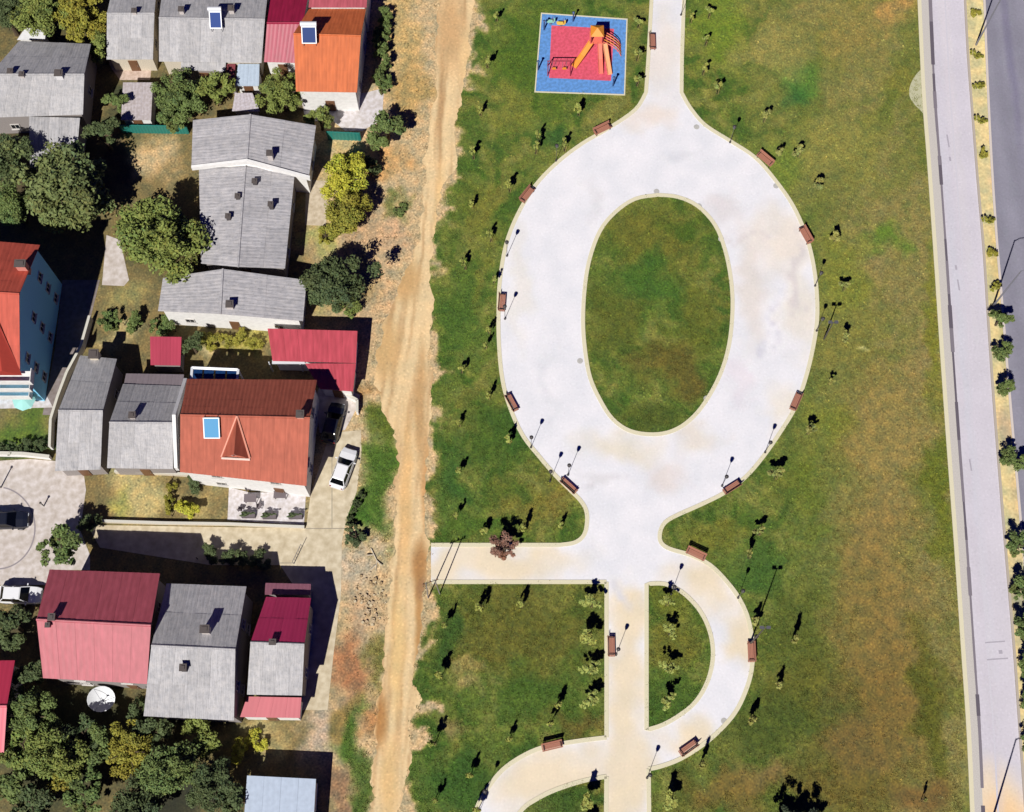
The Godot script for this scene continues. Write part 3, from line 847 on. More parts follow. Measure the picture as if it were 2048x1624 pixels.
func build_houses() -> void:
	var grey_s := roof_set("fibre_light", 192, 190, 193, 0.9, 0.07)
	var grey_e := roof_set("fibre_side", 194, 191, 195, 0.9, 0.06, true, "streak_across")
	var crimson := roof_set("crimson_sheet", 176, 34, 76, 0.5, 0.03, false, "worn")
	var pink := roof_set("pink_sheet", 200, 98, 112, 0.55, 0.02, false, "worn")
	var red := roof_set("red_sheet", 208, 80, 96, 0.5, 0.025, false, "worn")
	var orange := roof_set("orange_tile", 226, 120, 66, 0.7, 0.03, false, "worn")
	var tile := roof_set("clay_tile", 196, 104, 80, 0.75, 0.03, false, "worn")
	var white := mat("white_plaster", A(252, 250, 248), 0.9, "soft", Vector3(0.3, 0.3, 0.3))
	var cream := mat("cream_plaster", A(236, 224, 204), 0.9, "speck", Vector3(0.3, 0.3, 0.3))
	var blue := mat("blue_plaster", Color(0.55, 0.85, 1.0), 0.85, "speck", Vector3(0.3, 0.3, 0.3))
	var dull := mat("grey_plaster", A(168, 160, 158), 0.9, "speck", Vector3(0.3, 0.3, 0.3))
	var metal_white := [mat("white_sheet", A(232, 232, 236), 0.5, "soft", Vector3(0.4, 0.4, 0.4))]

	# north-west corner
	var h := gable_house("farmhouse", "long grey fibre roofed house with a white vent on its ridge", [[38, 82], [182, 88], [166, 229], [-40, 236]], [[-20, 149], [169, 149]], 4.0, 6.9, "x", grey_s, grey_s, dull)
	chimney(h, 117, 146, 7.4, Vector3(0.7, 1.0, 0.6), mat("white_vent", A(236, 234, 236), 0.7))
	chimney(h, 20, 142, 7.2, Vector3(0.45, 0.9, 0.45))
	chimney(h, 43, 148, 7.2, Vector3(0.4, 0.8, 0.4))
	flat_shed("lean_to", "grey sheet roofed lean-to south of the long grey house", [[58, 233], [160, 236], [152, 330], [60, 338]], [3.6, 3.6, 2.8, 2.8], grey_s, dull)
	flat_shed("shed", "small white roofed shed under the olive trees", [[50, 56], [92, 60], [90, 80], [34, 80]], [2.6, 2.6, 2.4, 2.4], metal_white, white, "shed", 1.0, 0.02, false)

	# north row
	h = gable_house("cottage", "narrow grey roofed cottage at the west end of the north row", [[232, -52], [316, -52], [306, 119], [213, 119]], [[214, 27], [309, 27]], 3.0, 5.3, "x", grey_s, grey_s, cream)
	chimney(h, 268, 21, 5.8, Vector3(0.4, 1.0, 0.4))
	h = gable_house("farmhouse", "wide grey roofed house with a blue solar panel on its roof", [[330, -60], [540, -54], [523, 126], [318, 123]], [[318, 36], [530, 39]], 3.2, 5.8, "x", grey_s, grey_s, cream)
	chimney(h, 362, 18, 6.3, Vector3(0.45, 1.3, 0.45))
	chimney(h, 462, 16, 6.3, Vector3(0.5, 1.2, 0.5))
	solar_heater("solar water heater with a blue panel on the wide grey roof", 431, 40, 6.4, 1.25, 1.7, 38, Color(0.10, 0.22, 0.48))
	flat_shed("lean_to", "low grey sheet lean-to against the wide grey roofed house", [[362, 124], [452, 125], [450, 143], [362, 140]], [2.9, 2.9, 2.5, 2.5], grey_s, dull)
	h = gable_house("cottage", "crimson roofed cottage beside the orange roofed house", [[546, -36], [622, -36], [592, 126], [528, 124]], [[534, 46], [606, 46]], 3.2, 5.6, "x", crimson, crimson, white, 1.2, 1, 0.015)
	h = gable_house("farmhouse", "bright orange roofed house with a blue solar panel", [[618, 18], [732, 18], [714, 185], [592, 183]], [[587, 68], [722, 72]], 4.6, 6.9, "x", orange, orange, white, 1.1, 5, 0.02)
	solar_heater("solar water heater with a dark blue panel on the orange roof", 618, 70, 7.6, 1.5, 1.7, 38, Color(0.10, 0.20, 0.42))
	flat_shed("annex", "dusky pink roofed annex north of the orange roofed house", [[625, -60], [738, -60], [733, 15], [617, 15]], [5.6, 5.6, 5.0, 5.0], pink, white)
	h = flat_shed("shed", "pale grey flat roofed shed beside the teal fence", [[246, 165], [306, 165], [302, 240], [242, 240]], [2.5, 2.5, 2.3, 2.3], [mat("pale_sheet", A(204, 196, 202), 0.8, "stain", Vector3(0.3, 0.3, 0.3))], white)
	flat_shed("shed", "pale blue sheet roofed porch between two garden trees", [[476, 128], [519, 128], [518, 172], [471, 172]], [2.7, 2.7, 2.4, 2.4], [mat("pale_blue_sheet", A(190, 206, 224), 0.5, "soft", Vector3(0.4, 0.4, 0.4))], white)
	flat_shed("shed", "narrow maroon sheet roof beside the pale blue porch", [[453, 128], [471, 128], [468, 172], [456, 170]], [2.5, 2.5, 2.3, 2.3], [mat("maroon_sheet", A(132, 62, 70), 0.6)], dull, "shed", 1.0, 0.02, false)
	flat_shed("shed", "whitish flat roofed shed south of the pale blue porch", [[470, 186], [505, 186], [520, 223], [464, 222]], [2.3, 2.3, 2.2, 2.2], [mat("whitish_sheet", A(212, 206, 218), 0.8, "stain", Vector3(0.4, 0.4, 0.4))], dull, "shed", 1.0, 0.02, false)

	# middle group with ridges running north to south
	h = gable_house("farmhouse", "grey roofed house with a white gable parapet", [[386, 240], [632, 251], [618, 352], [383, 330]], [[501, 229], [494, 322]], 4.4, 5.4, "y", grey_e, grey_e, white)
	chimney(h, 539, 306, 6.2, Vector3(0.5, 1.4, 0.5))
	var c0: Vector3 = P(383, 334, 4.5) - h.position
	var c1: Vector3 = P(494, 321, 5.55) - h.position
	var c2: Vector3 = P(620, 355, 4.5) - h.position
	for s in [[c0, c1], [c1, c2]]:
		var st := begin()
		hexa(st, [s[0] + Vector3(0, -0.5, -0.14), s[1] + Vector3(0, -0.5, -0.14), s[1] + Vector3(0, -0.5, 0.14), s[0] + Vector3(0, -0.5, 0.14), s[0] + Vector3(0, 0.12, -0.14), s[1] + Vector3(0, 0.12, -0.14), s[1] + Vector3(0, 0.12, 0.14), s[0] + Vector3(0, 0.12, 0.14)])
		put("parapet", done(st), white, h)
	h = gable_house("farmhouse", "long grey roofed house with four small dark chimneys", [[398, 338], [590, 340], [570, 537], [402, 527]], [[491, 333], [476, 534]], 3.8, 4.7, "y", grey_e, grey_e, dull)
	for q in [[509, 362], [475, 392], [541, 408], [456, 432]]: chimney(h, q[0], q[1], 5.1, Vector3(0.4, 0.9, 0.4), mat("dark_flue", A(80, 74, 76), 0.8))
	h = gable_house("farmhouse", "wide grey roofed house with a white gable front", [[326, 556], [613, 560], [606, 642], [316, 622]], [[446, 538], [441, 628]], 3.9, 5.0, "y", grey_e, grey_e, white)
	chimney(h, 459, 608, 5.6, Vector3(0.6, 0.9, 0.6))

	# blue three-storey house
	h = gable_house("apartment_house", "three storey blue house with a red tiled roof", [[-170, 470], [80, 490], [40, 750], [-200, 735]], [[-180, 575], [39, 588]], 9.0, 12.4, "x", roof_set("salmon_tile", 214, 96, 76, 0.75, 0.03, false, "worn"), roof_set("salmon_tile", 214, 96, 76, 0.75, 0.03, false, "worn"), blue, 1.2, 5, 0.02)
	chimney(h, 40, 527, 12.0, Vector3(0.9, 2.0, 0.6), mat("salmon_plaster", A(214, 140, 128), 0.9))
	# dormer of the blue house
	var rd: Vector3 = P(-10, 640, 11.6) - h.position
	var fd: Vector3 = P(4, 742, 10.2) - h.position
	var st2 := begin()
	for s in [-1, 1]:
		quad(st2, rd, fd, fd + Vector3(s * 1.5, -1.2, 0), rd + Vector3(s * 0.2, -0.1, 0))
	tri(st2, fd, fd + Vector3(1.5, -1.2, 0), fd + Vector3(-1.5, -1.2, 0))
	put("dormer", done(st2), mat("dormer_tile", A(184, 64, 50), 0.75, "soft", Vector3(0.4, 0.4, 0.4)), h)
	for k in 3:
		# the balconies of the south side, one above the other
		var by := 2.9 * (k + 1) - 0.2
		var bp := P(8, 756 + (2 - k) * 15, by) - h.position
		var bs := begin()
		bx(bs, bp, Vector3(5.6, 0.16, 1.3))
		for s in [-1, 1]: bx(bs, bp + Vector3(s * 2.75, 0.5, 0), Vector3(0.06, 0.9, 1.3))
		bx(bs, bp + Vector3(0, 0.5, 0.62), Vector3(5.44, 0.9, 0.06))
		put("balcony", done(bs), white, h)

	# row with the dormer house
	h = gable_house("cottage", "weathered grey roofed cottage at the west end of the dormer house row", [[160, 711], [234, 718], [201, 939], [110, 942]], [[117, 821], [206, 822]], 3.4, 6.4, "x", grey_s, grey_s, dull)
	chimney(h, 187, 708, 4.2, Vector3(0.8, 1.3, 0.8), cream)
	h = gable_house("cottage", "weathered grey roofed cottage joined to the dormer house", [[246, 768], [366, 772], [346, 938], [214, 936]], [[219, 845], [346, 846]], 3.8, 6.8, "x", grey_s, grey_s, dull)
	chimney(h, 264, 830, 7.0, Vector3(0.5, 1.1, 0.5))
	flat_shed("lean_to", "plain brownish grey lean-to behind the joined cottage", [[252, 747], [368, 749], [366, 774], [247, 772]], [3.3, 3.3, 3.7, 3.7], [mat("brown_grey_sheet", A(140, 128, 134), 0.85, "soft", Vector3(0.3, 0.3, 0.3))], dull, "shed", 1.2, 0.01, false)
	h = gable_house("dormer_house", "red tiled house with a pointed dormer and a light blue panel", [[374, 758], [634, 760], [613, 972], [360, 944]], [[361, 830], [620, 836]], 5.4, 8.6, "x", tile, tile, white, 1.1, 5, 0.02)
	chimney(h, 600, 828, 9.2, Vector3(0.6, 1.2, 0.6), mat("salmon_chimney", A(220, 160, 144), 0.9))
	# its dormer: two roof planes meeting in a ridge that runs out of the main roof
	var top: Vector3 = P(474, 832, 8.75) - h.position
	var front: Vector3 = P(468, 909, 8.5) - h.position
	var left: Vector3 = P(443, 914, 6.62) - h.position
	var right: Vector3 = P(500, 917, 6.62) - h.position
	var d1 := begin()
	tri(d1, top, left, front)
	quad(d1, left, front, front - Vector3(0, 0.08, 0), left - Vector3(0, 0.08, 0))
	put("dormer_roof", done(d1), tile[1], h)
	var d2 := begin()
	tri(d2, top, front, right)
	quad(d2, front, right, right - Vector3(0, 0.08, 0), front - Vector3(0, 0.08, 0))
	put("dormer_roof", done(d2), tile[0], h)
	for s in [left, right]:
		var fl := begin()
		tube(fl, [top + Vector3(0, 0.03, 0), s + Vector3(0, 0.08, 0)], [0.1, 0.1], 5)
		put("flashing", done(fl), mat("flashing", A(226, 156, 134), 0.7), h)
	var fb := begin()
	tube(fb, [left + Vector3(0, -0.02, 0.1), right + Vector3(0, -0.02, 0.1)], [0.1, 0.1], 5)
	put("flashing", done(fb), mat("pale_flashing", A(246, 220, 208), 0.7), h)
	var d3 := begin()
	var inl := left.lerp(front, 0.12) - Vector3(0, 0.1, 0.3)
	var inr := right.lerp(front, 0.12) - Vector3(0, 0.1, 0.3)
	tri(d3, front - Vector3(0, 0.12, 0.45), inl, inr)
	quad(d3, inl, inr, inr - Vector3(0, 0.75, 0), inl - Vector3(0, 0.75, 0))
	put("dormer_wall", done(d3), white, h)
	window(h, (inl + inr) * 0.5 + Vector3(0, -0.1, 0.04), 0.0, 0.8, 0.7)
	# white parapet against the joined cottage
	var q0 := P(371, 757, 4.9) - h.position
	var q1 := P(348, 830, 8.2) - h.position
	var q2 := P(352, 936, 5.3) - h.position
	for s in [[q0, q1], [q1, q2]]:
		var st := begin()
		hexa(st, [s[0] + Vector3(-0.16, -0.9, 0), s[1] + Vector3(-0.16, -0.9, 0), s[1] + Vector3(0.16, -0.9, 0), s[0] + Vector3(0.16, -0.9, 0), s[0] + Vector3(-0.16, 0.1, 0), s[1] + Vector3(-0.16, 0.1, 0), s[1] + Vector3(0.16, 0.1, 0), s[0] + Vector3(0.16, 0.1, 0)])
		put("parapet", done(st), white, h)
	solar_heater("light blue roof panel with a white frame on the red tiled roof", 423, 856, 8.35, 1.5, 2.0, 32, Color(0.30, 0.55, 0.72), false)
	# glazed pergola behind it
	h = thing("pergola", "white framed pergola with a blue glass roof behind the dormer house", "pergola", P(430, 775, 0.0))
	var pf := begin()
	var pc := []
	for q in [[384, 735], [476, 739], [474, 764], [382, 760]]: pc.append(P(q[0], q[1], 4.2) - h.position)
	for i in 4:
		var a: Vector3 = pc[i]
		var b: Vector3 = pc[(i + 1) % 4]
		tube(pf, [a, b], [0.17, 0.17], 4)
		tube(pf, [Vector3(a.x, -0.05, a.z), a], [0.09, 0.09], 5)
	put("frame", done(pf), mats["white_metal"], h)
	for i in 4:
		var pg := begin()
		var a: Vector3 = pc[0].lerp(pc[1], (i + 0.08) / 4.0)
		var b: Vector3 = pc[0].lerp(pc[1], (i + 0.92) / 4.0)
		var c: Vector3 = pc[3].lerp(pc[2], (i + 0.92) / 4.0)
		var d: Vector3 = pc[3].lerp(pc[2], (i + 0.08) / 4.0)
		hexa(pg, [a - Vector3(0, 0.03, 0), b - Vector3(0, 0.03, 0), c - Vector3(0, 0.03, 0), d - Vector3(0, 0.03, 0), a, b, c, d])
		put("pane", done(pg), mat("blue_glass", Color(0.09, 0.20, 0.36), 0.2), h)

	# red sheds
	h = flat_shed("red_shed", "broad red sheet roofed shed beside the dirt track", [[535, 657], [715, 662], [712, 726], [545, 722]], [3.4, 3.4, 3.0, 3.0], red, white, "shed", 1.5, 0.015, false)
	h = flat_shed("red_shed", "square red sheet roofed wing with a white gutter end", [[610, 727], [712, 727], [706, 783], [640, 778]], [3.0, 3.0, 2.7, 2.7], red, white, "shed", 1.4, 0.015, true)
	var eb := thing("eave_board", "white eave board under the broad red shed roof", "eave board", P(577, 724, 0))
	var es := begin()
	bx(es, P(577, 724, 2.8) - eb.position, Vector3(3.2, 0.12, 0.4))
	for s in [-1, 1]: bx(es, Vector3(s * 1.5, 1.37, P(577, 724, 2.8).z - eb.position.z), Vector3(0.1, 2.8, 0.1))
	put("board", done(es), mats["white_metal"], eb)
	flat_shed("red_shed", "small red roofed shed behind the weathered cottages", [[300, 673], [363, 674], [361, 731], [301, 730]], [2.8, 2.8, 2.6, 2.6], roof_set("rose_sheet", 186, 64, 88, 0.55, 0.04, false, "soft"), dull, "shed", 1.0, 0.015, false)

	# southern houses
	h = gable_house("pink_house", "tall house with a big pink metal roof", [[99, 1139], [320, 1147], [294, 1368], [86, 1356]], [[73, 1239], [302, 1251]], 6.6, 9.4, "x", pink, pink, dull, 1.6, 1, 0.015)
	chimney(h, 103, 1234, 9.9, Vector3(0.5, 1.2, 0.5), mat("maroon_plaster", A(120, 40, 56), 0.9))
	chimney(h, 95, 1250, 9.6, Vector3(0.3, 0.9, 0.3), mat("pink_plaster", A(226, 160, 166), 0.9))
	h = gable_house("farmhouse", "grey fibre roofed house between the pink house and the crimson one", [[333, 1167], [493, 1173], [468, 1441], [287, 1432]], [[303, 1291], [471, 1299]], 5.6, 8.6, "x", grey_s, grey_s, dull)
	chimney(h, 409, 1258, 9.0, Vector3(0.7, 1.4, 0.6))
	chimney(h, 366, 1335, 8.5, Vector3(0.5, 1.1, 0.5), mat("dark_flue", A(80, 74, 76), 0.8))
	h = gable_house("cottage", "cottage with a crimson north slope and a grey south slope", [[532, 1194], [622, 1196], [604, 1391], [494, 1389]], [[501, 1285], [609, 1289]], 4.2, 6.5, "x", roof_set("deep_crimson", 178, 48, 92, 0.5, 0.03, false, "soft"), grey_s, dull)
	chimney(h, 545, 1284, 6.9, Vector3(0.5, 0.9, 0.4), mat("white_vent", A(236, 234, 236), 0.7))
	flat_shed("lean_to", "dusky pink lean-to north of the crimson and grey cottage", [[531, 1166], [622, 1168], [621, 1190], [529, 1189]], [2.8, 2.8, 3.1, 3.1], [mat("dusky_sheet", A(150, 96, 112), 0.6, "soft", Vector3(0.4, 0.4, 0.4))], dull, "shed", 1.2, 0.015, false)
	flat_shed("lean_to", "pink sheet lean-to south of the crimson and grey cottage", [[494, 1393], [603, 1395], [600, 1436], [480, 1434]], [3.3, 3.3, 2.8, 2.8], roof_set("rosy_sheet", 200, 100, 110, 0.6, 0.03, false, "soft"), white, "shed", 1.2, 0.015)
	flat_shed("garage", "pale blue flat roofed garage south of the pink lean-to", [[494, 1551], [632, 1558], [624, 1700], [484, 1690]], [3.3, 3.3, 3.0, 3.0], [mat("ice_sheet", A(190, 204, 224), 0.55, "soft", Vector3(0.3, 0.3, 0.3))], white, "garage", 1.6, 0.01)
	h = gable_house("cottage", "crimson roofed cottage southwest of the pink house", [[-150, 1322], [30, 1321], [8, 1505], [-170, 1500]], [[-160, 1412], [14, 1412]], 4.0, 5.6, "x", roof_set("warm_rose", 206, 60, 90, 0.5, 0.03, false, "soft"), roof_set("warm_rose", 206, 60, 90, 0.5, 0.03, false, "soft"), white, 1.2, 1, 0.015)

	# garden walls and fences
	low_wall("long pale wall between the dry garden and the cream driveway", [[205, 1044], [330, 1048], [460, 1050], [610, 1056]], 0.5, 0.2, cream)
	low_wall("white wall south of the green lawn of the blue house", [[-40, 910], [50, 912], [104, 918]], 0.9, 0.25, white)
	low_wall("white boundary wall along the lane of the blue house", [[185, 640], [168, 700], [140, 752], [122, 800], [108, 845], [106, 900]], 1.2, 0.2, white)
	low_wall("cream wall along the south front of the joined cottages", [[232, 946], [330, 949], [420, 955], [460, 972]], 0.7, 0.2, cream)
	low_wall("short white wall beside the square red wing", [[690, 792], [716, 806], [716, 830]], 1.0, 0.2, white)
	var teal := mat("teal_sheet", A(40, 130, 120), 0.55)
	panel_fence("teal sheet metal fence north of the sandy yard", [244, 266], [378, 268], 1.7, teal)
	panel_fence("teal sheet metal fence south of the white patio", [656, 279], [722, 282], 1.7, teal)

# ---------------------------------------------------------------- plants
var crowns := {}
var trunks := {}

func crown_mesh(seed_: int, shape: Vector3, lumps: int, leaves: int, leaf: float, low := -0.5) -> ArrayMesh:
	# leaf sprays gathered in lumps through a crown about one unit in radius, centred on the origin
	var r := RandomNumberGenerator.new()
	r.seed = seed_
	var cs := []
	# boughs first, then sprays of twigs round each bough, so that the outline is lobed and broken
	var boughs := []
	for i in maxi(3, lumps / 5):
		var d := Vector3(r.randfn(), r.randfn() * 0.8, r.randfn()).normalized() * r.randf_range(0.25, 0.75)
		if d.y < low: d.y = low + r.randf() * 0.3
		boughs.append([d, r.randf_range(0.75, 1.2), r.randf_range(-0.1, 0.12), r.randf_range(0.25, 0.45)])
	for i in lumps:
		var b: Array = boughs[i % boughs.size()]
		var d: Vector3 = b[0] + Vector3(r.randfn(), r.randfn() * 0.8, r.randfn()).normalized() * b[3] * pow(r.randf(), 0.4)
		cs.append([d, r.randf_range(0.1, 0.26), b[1] * r.randf_range(0.85, 1.15), b[2] + r.randfn() * 0.04])
	var v := PackedVector3Array()
	var n := PackedVector3Array()
	var c := PackedColorArray()
	var ix := PackedInt32Array()
	for i in leaves:
		var l: Array = cs[r.randi() % cs.size()]
		var d := Vector3(r.randfn(), r.randfn(), r.randfn()).normalized()
		var p: Vector3 = (l[0] + d * l[1] * pow(r.randf(), 0.5)) * shape
		var nn := (d * 0.7 + Vector3(r.randfn(), r.randfn() + 0.8, r.randfn()) * 0.6).normalized()
		var u := nn.cross(Vector3(r.randfn(), r.randfn(), r.randfn())).normalized()
		var w := nn.cross(u)
		var s := leaf * r.randf_range(0.6, 1.35)
		var tone: float = l[2] * r.randf_range(0.7, 1.3)
		var warm: float = l[3] + r.randfn() * 0.07
		var k := v.size()
		v.append_array([p - u * s, p + w * s * 0.55, p + u * s, p - w * s * 0.55])
		for q in 4:
			n.append(nn)
			c.append(Color(tone * (1.0 + warm), tone, tone * (1.0 - warm)))
		ix.append_array([k, k + 1, k + 2, k, k + 2, k + 3])
	var a := []
	a.resize(Mesh.ARRAY_MAX)
	a[Mesh.ARRAY_VERTEX] = v
	a[Mesh.ARRAY_NORMAL] = n
	a[Mesh.ARRAY_COLOR] = c
	a[Mesh.ARRAY_INDEX] = ix
	var m := ArrayMesh.new()
	m.add_surface_from_arrays(Mesh.PRIMITIVE_TRIANGLES, a)
	return m

func leaf_mat(called: String, r: float, g: float, b: float) -> StandardMaterial3D:
	# base colour of the leaves themselves
	if mats.has(called): return mats[called]
	var m := StandardMaterial3D.new()
	m.albedo_color = Color(r, g, b).linear_to_srgb()
	m.vertex_color_use_as_albedo = true
	m.roughness = 0.8
	m.cull_mode = BaseMaterial3D.CULL_DISABLED
	m.backlight = Color(r, g * 1.1, b * 0.6) * 1.5
	mats[called] = m
	return m

func trunk_mesh(seed_: int, h: float, r0: float, limbs: int, spread: float) -> ArrayMesh:
	var r := RandomNumberGenerator.new()
	r.seed = seed_
	var st := begin()
	var mid := Vector3(r.randfn() * 0.04 * h, h * 0.5, r.randfn() * 0.04 * h)
	var top := Vector3(r.randfn() * 0.06 * h, h, r.randfn() * 0.06 * h)
	tube(st, [Vector3(0, -0.08, 0), Vector3(0, 0.1 * h, 0), mid, top], [r0 * 1.3, r0, r0 * 0.8, r0 * 0.35], 7)
	for i in limbs:
		var a := TAU * (i + r.randf() * 0.5) / limbs
		var s: Vector3 = mid.lerp(top, r.randf_range(0.0, 0.8))
		var e := s + Vector3(cos(a) * spread, r.randf_range(0.2, 0.6) * spread, sin(a) * spread) * r.randf_range(0.6, 1.0)
		tube(st, [s, s.lerp(e, 0.5) + Vector3(0, -0.04 * h, 0), e], [r0 * 0.5, r0 * 0.35, r0 * 0.12], 5)
	return done(st)

func tree(called: String, label: String, category: String, px: float, py: float, rad: float, hc: float, kind: String, m: Material, sy := 0.8, turn := 0.0, group := "") -> Node3D:
	# px, py, rad: the crown in photograph pixels; hc: height of its middle
	var at := P(px, py, hc)
	var r := rad / 19.6 * 1.12
	var o := thing(called, label, category, Vector3(at.x, 0, at.z), 0.0, group)
	var tk := "%s_%d" % [kind, int(hc * 2)]
	if not trunks.has(tk): trunks[tk] = trunk_mesh(tk.hash() % 1000, hc + 0.2 * r, clampf(0.09 * r, 0.03, 0.25), 6, r * 0.6)
	put("trunk", trunks[tk], mat("bark", A(96, 80, 62), 0.95, "speck", Vector3(2, 2, 2)), o)
	var list: Array = crowns[kind]
	var cr := put("crown", list[rng.randi() % list.size()], m, o, Vector3(0, hc, 0))
	cr.scale = Vector3(r, r * sy, r)
	cr.rotation.y = rng.randf() * TAU
	return o

func hedge(label: String, pts: Array, w: float, h: float, m: Material) -> void:
	var g := GS(pts)
	var c := g[0]
	var o := thing("hedge", label, "hedge", Vector3(c.x, 0, c.y))
	for i in g.size() - 1:
		var d := g[i + 1] - g[i]
		var n := maxi(1, int(d.length() / (w * 0.7)))
		for k in n:
			var p := g[i] + d * ((k + 0.5) / n) - c
			var list: Array = crowns["mid"]
			var cr := put("foliage", list[rng.randi() % list.size()], m, o, Vector3(p.x + rng.randfn() * 0.15, h * 0.5, p.y + rng.randfn() * 0.15))
			cr.scale = Vector3(w * 0.62, h * 0.66, w * 0.62) * rng.randf_range(0.85, 1.15)
			cr.rotation.y = rng.randf() * TAU
	var st := begin()
	for i in g.size():
		var p := g[i] - c
		tube(st, [Vector3(p.x, -0.05, p.y), Vector3(p.x, h * 0.5, p.y)], [0.06, 0.03], 5)
	put("stem", done(st), mats["bark"] if mats.has("bark") else mat("bark", A(96, 80, 62), 0.95, "speck", Vector3(2, 2, 2)), o)

func build_trees() -> void:
	crowns["big"] = [crown_mesh(1, Vector3(1, 1, 1), 90, 17000, 0.042), crown_mesh(2, Vector3(1.1, 1, 0.95), 110, 17000, 0.042), crown_mesh(3, Vector3(0.95, 1, 1.1), 100, 17000, 0.042), crown_mesh(33, Vector3(1, 1, 1), 80, 16000, 0.042)]
	crowns["mid"] = [crown_mesh(4, Vector3.ONE, 44, 4200, 0.07), crown_mesh(5, Vector3(1.1, 1, 0.95), 40, 4200, 0.07), crown_mesh(6, Vector3.ONE, 48, 4200, 0.07)]
	crowns["ball"] = [crown_mesh(7, Vector3.ONE, 34, 1000, 0.15), crown_mesh(8, Vector3.ONE, 32, 1000, 0.15)]
	crowns["sparse"] = [crown_mesh(9, Vector3.ONE, 16, 420, 0.2, -0.7), crown_mesh(10, Vector3(0.9, 1, 1.1), 15, 400, 0.2, -0.7), crown_mesh(11, Vector3(1.1, 1, 0.9), 14, 380, 0.22, -0.7), crown_mesh(12, Vector3.ONE, 18, 440, 0.2, -0.7)]
	crowns["column"] = [crown_mesh(13, Vector3.ONE, 22, 620, 0.2, -0.8), crown_mesh(14, Vector3.ONE, 20, 600, 0.2, -0.8), crown_mesh(15, Vector3(0.9, 1, 1.1), 24, 640, 0.2, -0.8)]
	var olive := leaf_mat("olive_leaf", 0.18, 0.22, 0.045)
	var yellowish := leaf_mat("yellow_leaf", 0.44, 0.43, 0.04)
	var green := leaf_mat("green_leaf", 0.125, 0.175, 0.045)
	var greyish := leaf_mat("grey_leaf", 0.14, 0.175, 0.055)
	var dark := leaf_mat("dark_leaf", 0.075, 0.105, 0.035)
	var gold := leaf_mat("gold_leaf", 0.27, 0.25, 0.03)
	var plum := leaf_mat("plum_leaf", 0.26, 0.13, 0.09)
	# garden trees
	var list := [
		["olive_tree", "tall olive green tree north of the long grey house", 75, 18, 62, 5.0, olive], ["olive_tree", "bright olive green tree between the long grey house and the narrow cottage", 158, 28, 58, 4.6, gold], ["garden_tree", "dark leafy tree at the northwest corner of the village", 8, 22, 46, 4.5, dark],
		["garden_tree", "olive tree with its branches beside the narrow grey cottage", 200, 95, 34, 3.2, olive],
		["broad_tree", "broad grey green tree shading the lean-to of the long grey house", 118, 372, 98, 5.5, greyish], ["broad_tree", "dark brown green tree west of the broad grey green one", 12, 318, 60, 4.5, dark], ["garden_tree", "small grey green tree north of the blue house", 25, 410, 48, 4.2, green],
		["round_tree", "round dense tree west of the long grey roof with chimneys", 314, 474, 88, 5.0, olive],
		["garden_tree", "dark olive tree between the small shed and the pale blue porch", 360, 185, 56, 3.8, green], ["garden_tree", "olive tree south of the low grey lean-to", 430, 175, 40, 3.4, olive], ["garden_tree", "small leafy tree north of the grey roof with the white parapet", 345, 232, 34, 2.6, green],
		["garden_tree", "rounded green tree between the pale blue porch and the orange roof", 562, 182, 48, 3.8, olive], ["garden_tree", "low leafy tree south of the white wall of the orange roofed house", 640, 236, 30, 2.4, olive],
		["yellow_tree", "bright yellow tree beside the tan slab", 695, 352, 54, 3.2, yellowish], ["yellow_tree", "yellow green tree between the bright yellow tree and the dark one", 690, 428, 50, 3.0, gold],
		["garden_tree", "dark spiky tree southeast of the long grey roof", 668, 556, 62, 4.2, dark], ["garden_tree", "dark green bush tree at the end of the patio fence", 772, 256, 42, 3.0, green],
		["garden_tree", "young green tree beside the concrete courtyard", 118, 1090, 42, 3.2, green], ["garden_tree", "dark shrub tree behind the small red shed", 385, 690, 28, 2.0, dark],
		["orchard_tree", "leafy tree southwest of the pink house", 60, 1430, 52, 3.6, green], ["orchard_tree", "broad olive tree in the dark orchard beside the white dish", 108, 1510, 54, 3.8, olive], ["orchard_tree", "bright olive tree at the edge of the dark orchard", 118, 1545, 36, 3.4, gold], ["orchard_tree", "small olive tree in the middle of the dark orchard", 168, 1530, 34, 3.0, green],
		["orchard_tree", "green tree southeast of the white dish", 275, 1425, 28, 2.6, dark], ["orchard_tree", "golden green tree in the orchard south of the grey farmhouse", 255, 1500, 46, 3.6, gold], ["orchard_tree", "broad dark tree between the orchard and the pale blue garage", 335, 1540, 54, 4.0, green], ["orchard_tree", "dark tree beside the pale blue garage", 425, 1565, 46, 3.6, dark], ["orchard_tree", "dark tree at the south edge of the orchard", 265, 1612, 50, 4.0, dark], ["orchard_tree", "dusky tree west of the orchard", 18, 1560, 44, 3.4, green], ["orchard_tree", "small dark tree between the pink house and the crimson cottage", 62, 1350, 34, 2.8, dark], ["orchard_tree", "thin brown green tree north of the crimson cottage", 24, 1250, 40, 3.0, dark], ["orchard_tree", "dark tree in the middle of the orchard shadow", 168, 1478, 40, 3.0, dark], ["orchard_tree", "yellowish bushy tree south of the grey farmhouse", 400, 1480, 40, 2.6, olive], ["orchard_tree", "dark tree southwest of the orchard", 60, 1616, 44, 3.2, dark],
		["orchard_tree", "dark bushy tree south of the satellite dish", 205, 1482, 32, 3.0, green], ["orchard_tree", "dusky tree between the orchard and the grey farmhouse", 300, 1460, 38, 2.8, dark], ["orchard_tree", "low dark tree at the southwest corner of the garage", 470, 1600, 40, 2.6, dark], ["orchard_tree", "dark leafy tree north of the southern orchard edge", 165, 1600, 36, 3.2, green], ["orchard_tree", "olive tree beside the crimson cottage", 45, 1500, 40, 3.0, olive], ["garden_tree", "dark tree filling the gap east of the lean-to", 205, 265, 40, 3.6, dark], ["garden_tree", "small olive tree beside the pale grey flat roofed shed", 232, 205, 30, 2.6, green]]
